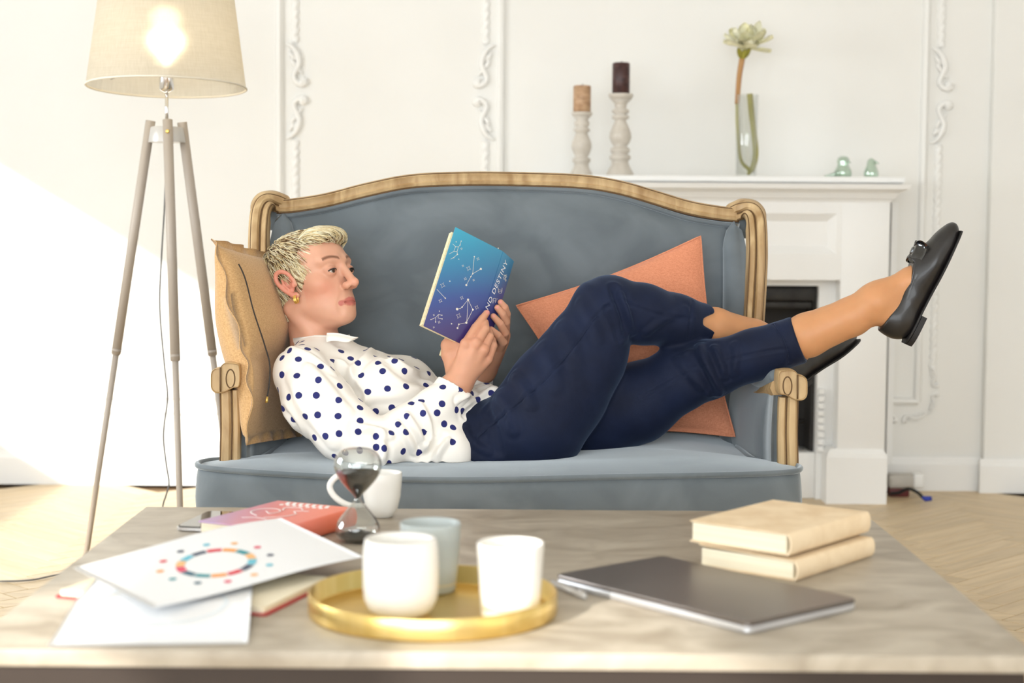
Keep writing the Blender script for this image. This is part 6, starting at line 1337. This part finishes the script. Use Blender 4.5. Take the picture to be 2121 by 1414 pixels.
# ------------------------------------------------------------------ trousers
D = Sdf(np.arange(-0.17, 0.66, 0.003), np.arange(3.10, 3.68, 0.003), np.arange(0.405, 0.83, 0.003))
D.ell(at(1010, 905, 3.41), (0.125, 0.092, 0.160), RT, 0.03); D.cone(at(965, 935, 3.28), 0.045, at(1040, 945, 3.28), 0.045, 0.03)
D.chain([at(1112, 874, 3.30), at(1158, 806, 3.315), at(1209, 733, 3.325), at(1253, 645, 3.33)], [0.105, 0.095, 0.083, 0.066], 0.03); D.cone(at(1250, 640, 3.33), 0.064, at(1265, 628, 3.335), 0.054, 0.02)
D.chain([at(1268, 636, 3.335), at(1330, 650, 3.355), at(1400, 664, 3.385), hemA], [0.060, 0.061, 0.053, 0.0415], 0.015)
D.cone(hemA, 0.0415, at(1490, 676, 3.425), 0.041, 0.004)
D.chain([at(1080, 890, 3.47), at(1230, 860, 3.43), at(1320, 834, 3.40), at(1400, 790, 3.37)], [0.10, 0.088, 0.078, 0.066], 0.03)
D.chain([at(1400, 788, 3.37), at(1470, 765, 3.35), at(1560, 735, 3.33), hemB], [0.064, 0.058, 0.0515, 0.0480], 0.015); D.cone(hemB, 0.0480, at(1685, 692, 3.302), 0.047, 0.004)
# cut the hems square (and the side notch of the far leg)
def hcut(S_, c, axis, R):
    a = nrm(axis)
    S_.put(lambda X, Y, Z: np.maximum(-((X - c[0]) * a[0] + (Y - c[1]) * a[1] + (Z - c[2]) * a[2]), np.sqrt((X - c[0]) ** 2 + (Y - c[1]) ** 2 + (Z - c[2]) ** 2) - R), c - R, c + R, 0.0008, 's')
hcut(D, hemB + (hemB - kneeB) * 0.0, hemB - at(1560, 735, 3.33), 0.085); hcut(D, hemA, hemA - at(1400, 664, 3.385), 0.075)
D.cone(at(1446, 666, 3.368), 0.001, at(1490, 667, 3.368), 0.026, 0.0005, 's', flat=((0, 1, 0), 1.6))
Vt_, Ft_ = D.mesh(2); del D
Vt_[:, 2] = np.maximum(Vt_[:, 2], 0.437)
Vt_ = creases(Vt_, Ft_, [([(1271, 597), (1278, 621), (1291, 664), (1293, 691)], -0.006, 0.008), ([(1285, 610), (1300, 650), (1312, 690)], 0.004, 0.007), ([(1062, 776), (1085, 805), (1100, 838)], 0.005, 0.010), ([(1030, 815), (1052, 850), (1062, 890)], 0.005, 0.011), ([(1010, 850), (1030, 890), (1035, 930)], -0.004, 0.010), ([(1120, 715), (1145, 760), (1150, 800)], 0.003, 0.012), ([(1160, 672), (1185, 715), (1195, 755)], 0.003, 0.012), ([(1200, 625), (1225, 665), (1240, 700)], 0.003, 0.010),
    ([(977, 917), (1060, 845), (1131, 785), (1190, 718), (1235, 655), (1272, 625)], -0.0022, 0.0035), ([(1290, 622), (1330, 640), (1373, 653), (1437, 661)], -0.0018, 0.0035),
    ([(1448, 713), (1463, 751), (1486, 800), (1493, 819)], 0.006, 0.008), ([(1429, 736), (1456, 774), (1478, 811)], -0.005, 0.008), ([(1478, 717), (1493, 751), (1501, 781)], 0.005, 0.007), ([(1405, 745), (1425, 772), (1450, 800)], 0.004, 0.008), ([(1520, 712), (1525, 740), (1520, 775)], 0.003, 0.007),
    ([(1330, 822), (1440, 766), (1561, 733), (1629, 722)], -0.002, 0.0035), ([(1604, 672), (1622, 700), (1632, 730), (1634, 752)], -0.0022, 0.0035), ([(1434, 622), (1430, 660), (1426, 700)], -0.0018, 0.0035), ([(1340, 690), (1380, 660), (1420, 640)], 0.003, 0.008), ([(980, 900), (968, 935), (975, 970)], -0.003, 0.006), ([(960, 880), (985, 920), (1010, 935)], 0.004, 0.007), ([(1260, 640), (1275, 670), (1282, 700)], -0.004, 0.008)])
Vt_ = Vt_ + vnormals(Vt_, Ft_) * (vnoise(Vt_, 30, 15) * 0.0018)[:, None]
Vt_ = smooth_mesh(Vt_, Ft_, 1)
m_navy = vary(mat('navy_cotton', rough=0.7, sheen=0.22, spec=0.25), srgb(14, 22, 44), srgb(20, 30, 56), (12, 12, 12), bump=0.15, bscale=(900, 900, 900)); bsdf(m_navy).inputs['Sheen Tint'].default_value = (0.35, 0.5, 0.8, 1)
trousers = obj('trousers', (Vt_, Ft_), m_navy, person, True)
tb = BVHTree.FromPolygons(Vt_.tolist(), Ft_.tolist())
def stitch(pts, rad=0.0006):
    P = []
    for x, y in catmull([(a, b, 0) for a, b in pts], 6)[:, :2]:
        h = tb.ray_cast(Vector(CAMP.tolist()), Vector(nrm(ray(x, y)).tolist()))
        if h[0] is not None: P.append(np.array(h[0]) + np.array(h[1]) * 0.0002)
    if len(P) > 2: obj('seam', tube(np.array(P), rad, 5), m_navy, trousers)
stitch([(1604, 671), (1622, 700), (1632, 730), (1634, 750)]); stitch([(977, 917), (1060, 845), (1131, 785), (1190, 718), (1235, 655)])

# ------------------------------------------------------------------ shoes
m_leather = vary(mat('black_leather', rough=0.38, spec=0.5, coat=0.15), (0.010, 0.009, 0.009), (0.018, 0.016, 0.015), (40, 40, 40)); m_sole = mat('shoe_sole', (0.012, 0.011, 0.011), 0.6); m_patent = mat('patent_ribbon', (0.006, 0.006, 0.006), 0.12, coat=1.0)
def shoe(fr):
    o_, t_, n_, l_ = fr; Rm = np.stack([t_, l_, n_], 1)
    D = Sdf(np.arange(-0.02, 0.275, 0.0018), np.arange(-0.06, 0.06, 0.0018), np.arange(-0.006, 0.10, 0.0018))
    D.ell((0.034, 0, 0.036), (0.038, 0.033, 0.044), None, 0.01); D.cone((0.028, 0, 0.035), 0.029, (0.030, 0, 0.062), 0.030, 0.01); D.ell((0.095, 0, 0.030), (0.070, 0.034, 0.034), None, 0.02); D.ell((0.165, 0, 0.024), (0.062, 0.044, 0.028), None, 0.02); D.ell((0.215, 0, 0.018), (0.040, 0.034, 0.020), None, 0.02); D.ell((0.140, 0, 0.044), (0.048, 0.030, 0.030), None, 0.02)
    D.put(lambda X, Y, Z: np.maximum(np.maximum((0.061 - 0.10 * np.clip(X, 0, 0.11) + 1.4 * np.clip(X - 0.11, 0, 1) ** 1.0 * 0.2) - Z, X - (0.158 - 11.0 * Y * Y - 0.35 * (Z - 0.055))), -1.0 + 0 * Z), (-0.03, -0.07, 0.03), (0.20, 0.07, 0.12), 0.003, 's')
    D.put(lambda X, Y, Z: Z - 0.004 + 0 * X + 0 * Y, (-0.03, -0.07, -0.02), (0.29, 0.07, 0.004), 0.003, 's')
    V, F = D.mesh(2); toP = lambda V: V @ Rm.T + o_
    sh = obj('shoe', (toP(V), F), m_leather, person, True)
    # sole outline from the upper's own footprint
    xs_ = np.linspace(-0.003, 0.2440, 40); wv = []
    low = V[V[:, 2] < 0.02]
    for x in xs_:
        q = low[np.abs(low[:, 0] - x) < 0.006]; wv.append(np.abs(q[:, 1]).max() if len(q) else 0.004)
    wv = np.array(wv) + 0.0004; poly = np.r_[np.c_[xs_, -wv], np.c_[xs_[::-1], wv[::-1]]]
    V2, F2 = prism(poly, 0.0012, 0.0048); obj('sole', (toP(V2), F2), m_sole, sh, 'auto')
    k = xs_ < 0.062; poly = np.r_[np.c_[xs_[k], -wv[k]], np.c_[xs_[k][::-1], wv[k][::-1]]]; V2, F2 = prism(poly, -0.0105, 0.0); V2[:40, :] = V2[:40, :]; obj('heel', (toP(V2), F2), m_sole, sh, 'auto')
    # bow on the vamp
    mb = MB(); c = np.array([0.170, 0, 0.0640])
    for s in (1, -1):
        G = []
        for u in np.linspace(0, 1, 8):
            wv_ = 0.008 + 0.016 * math.sin(math.pi * min(1, u * 0.75)) ; G.append([(c[0] + v * wv_, s * 0.030 * u, c[2] + 0.005 * math.sin(math.pi * u) + 0.002 * abs(v) - 0.016 * u * u) for v in np.linspace(-1, 1, 5)])
        V2, F2 = sheet(np.array(G), 0.0045); mb.add(V2, F2)
    V2, F2 = mb.get(); obj('bow', (toP(V2), F2), m_patent, sh, True)
    V2, F2 = box(c + np.array([0, 0, 0.002]), (0.016, 0.012, 0.013), 0.003, 2); obj('bow_knot', (toP(V2), F2), m_patent, sh, 'auto')
shoe(FB); shoe(FA)
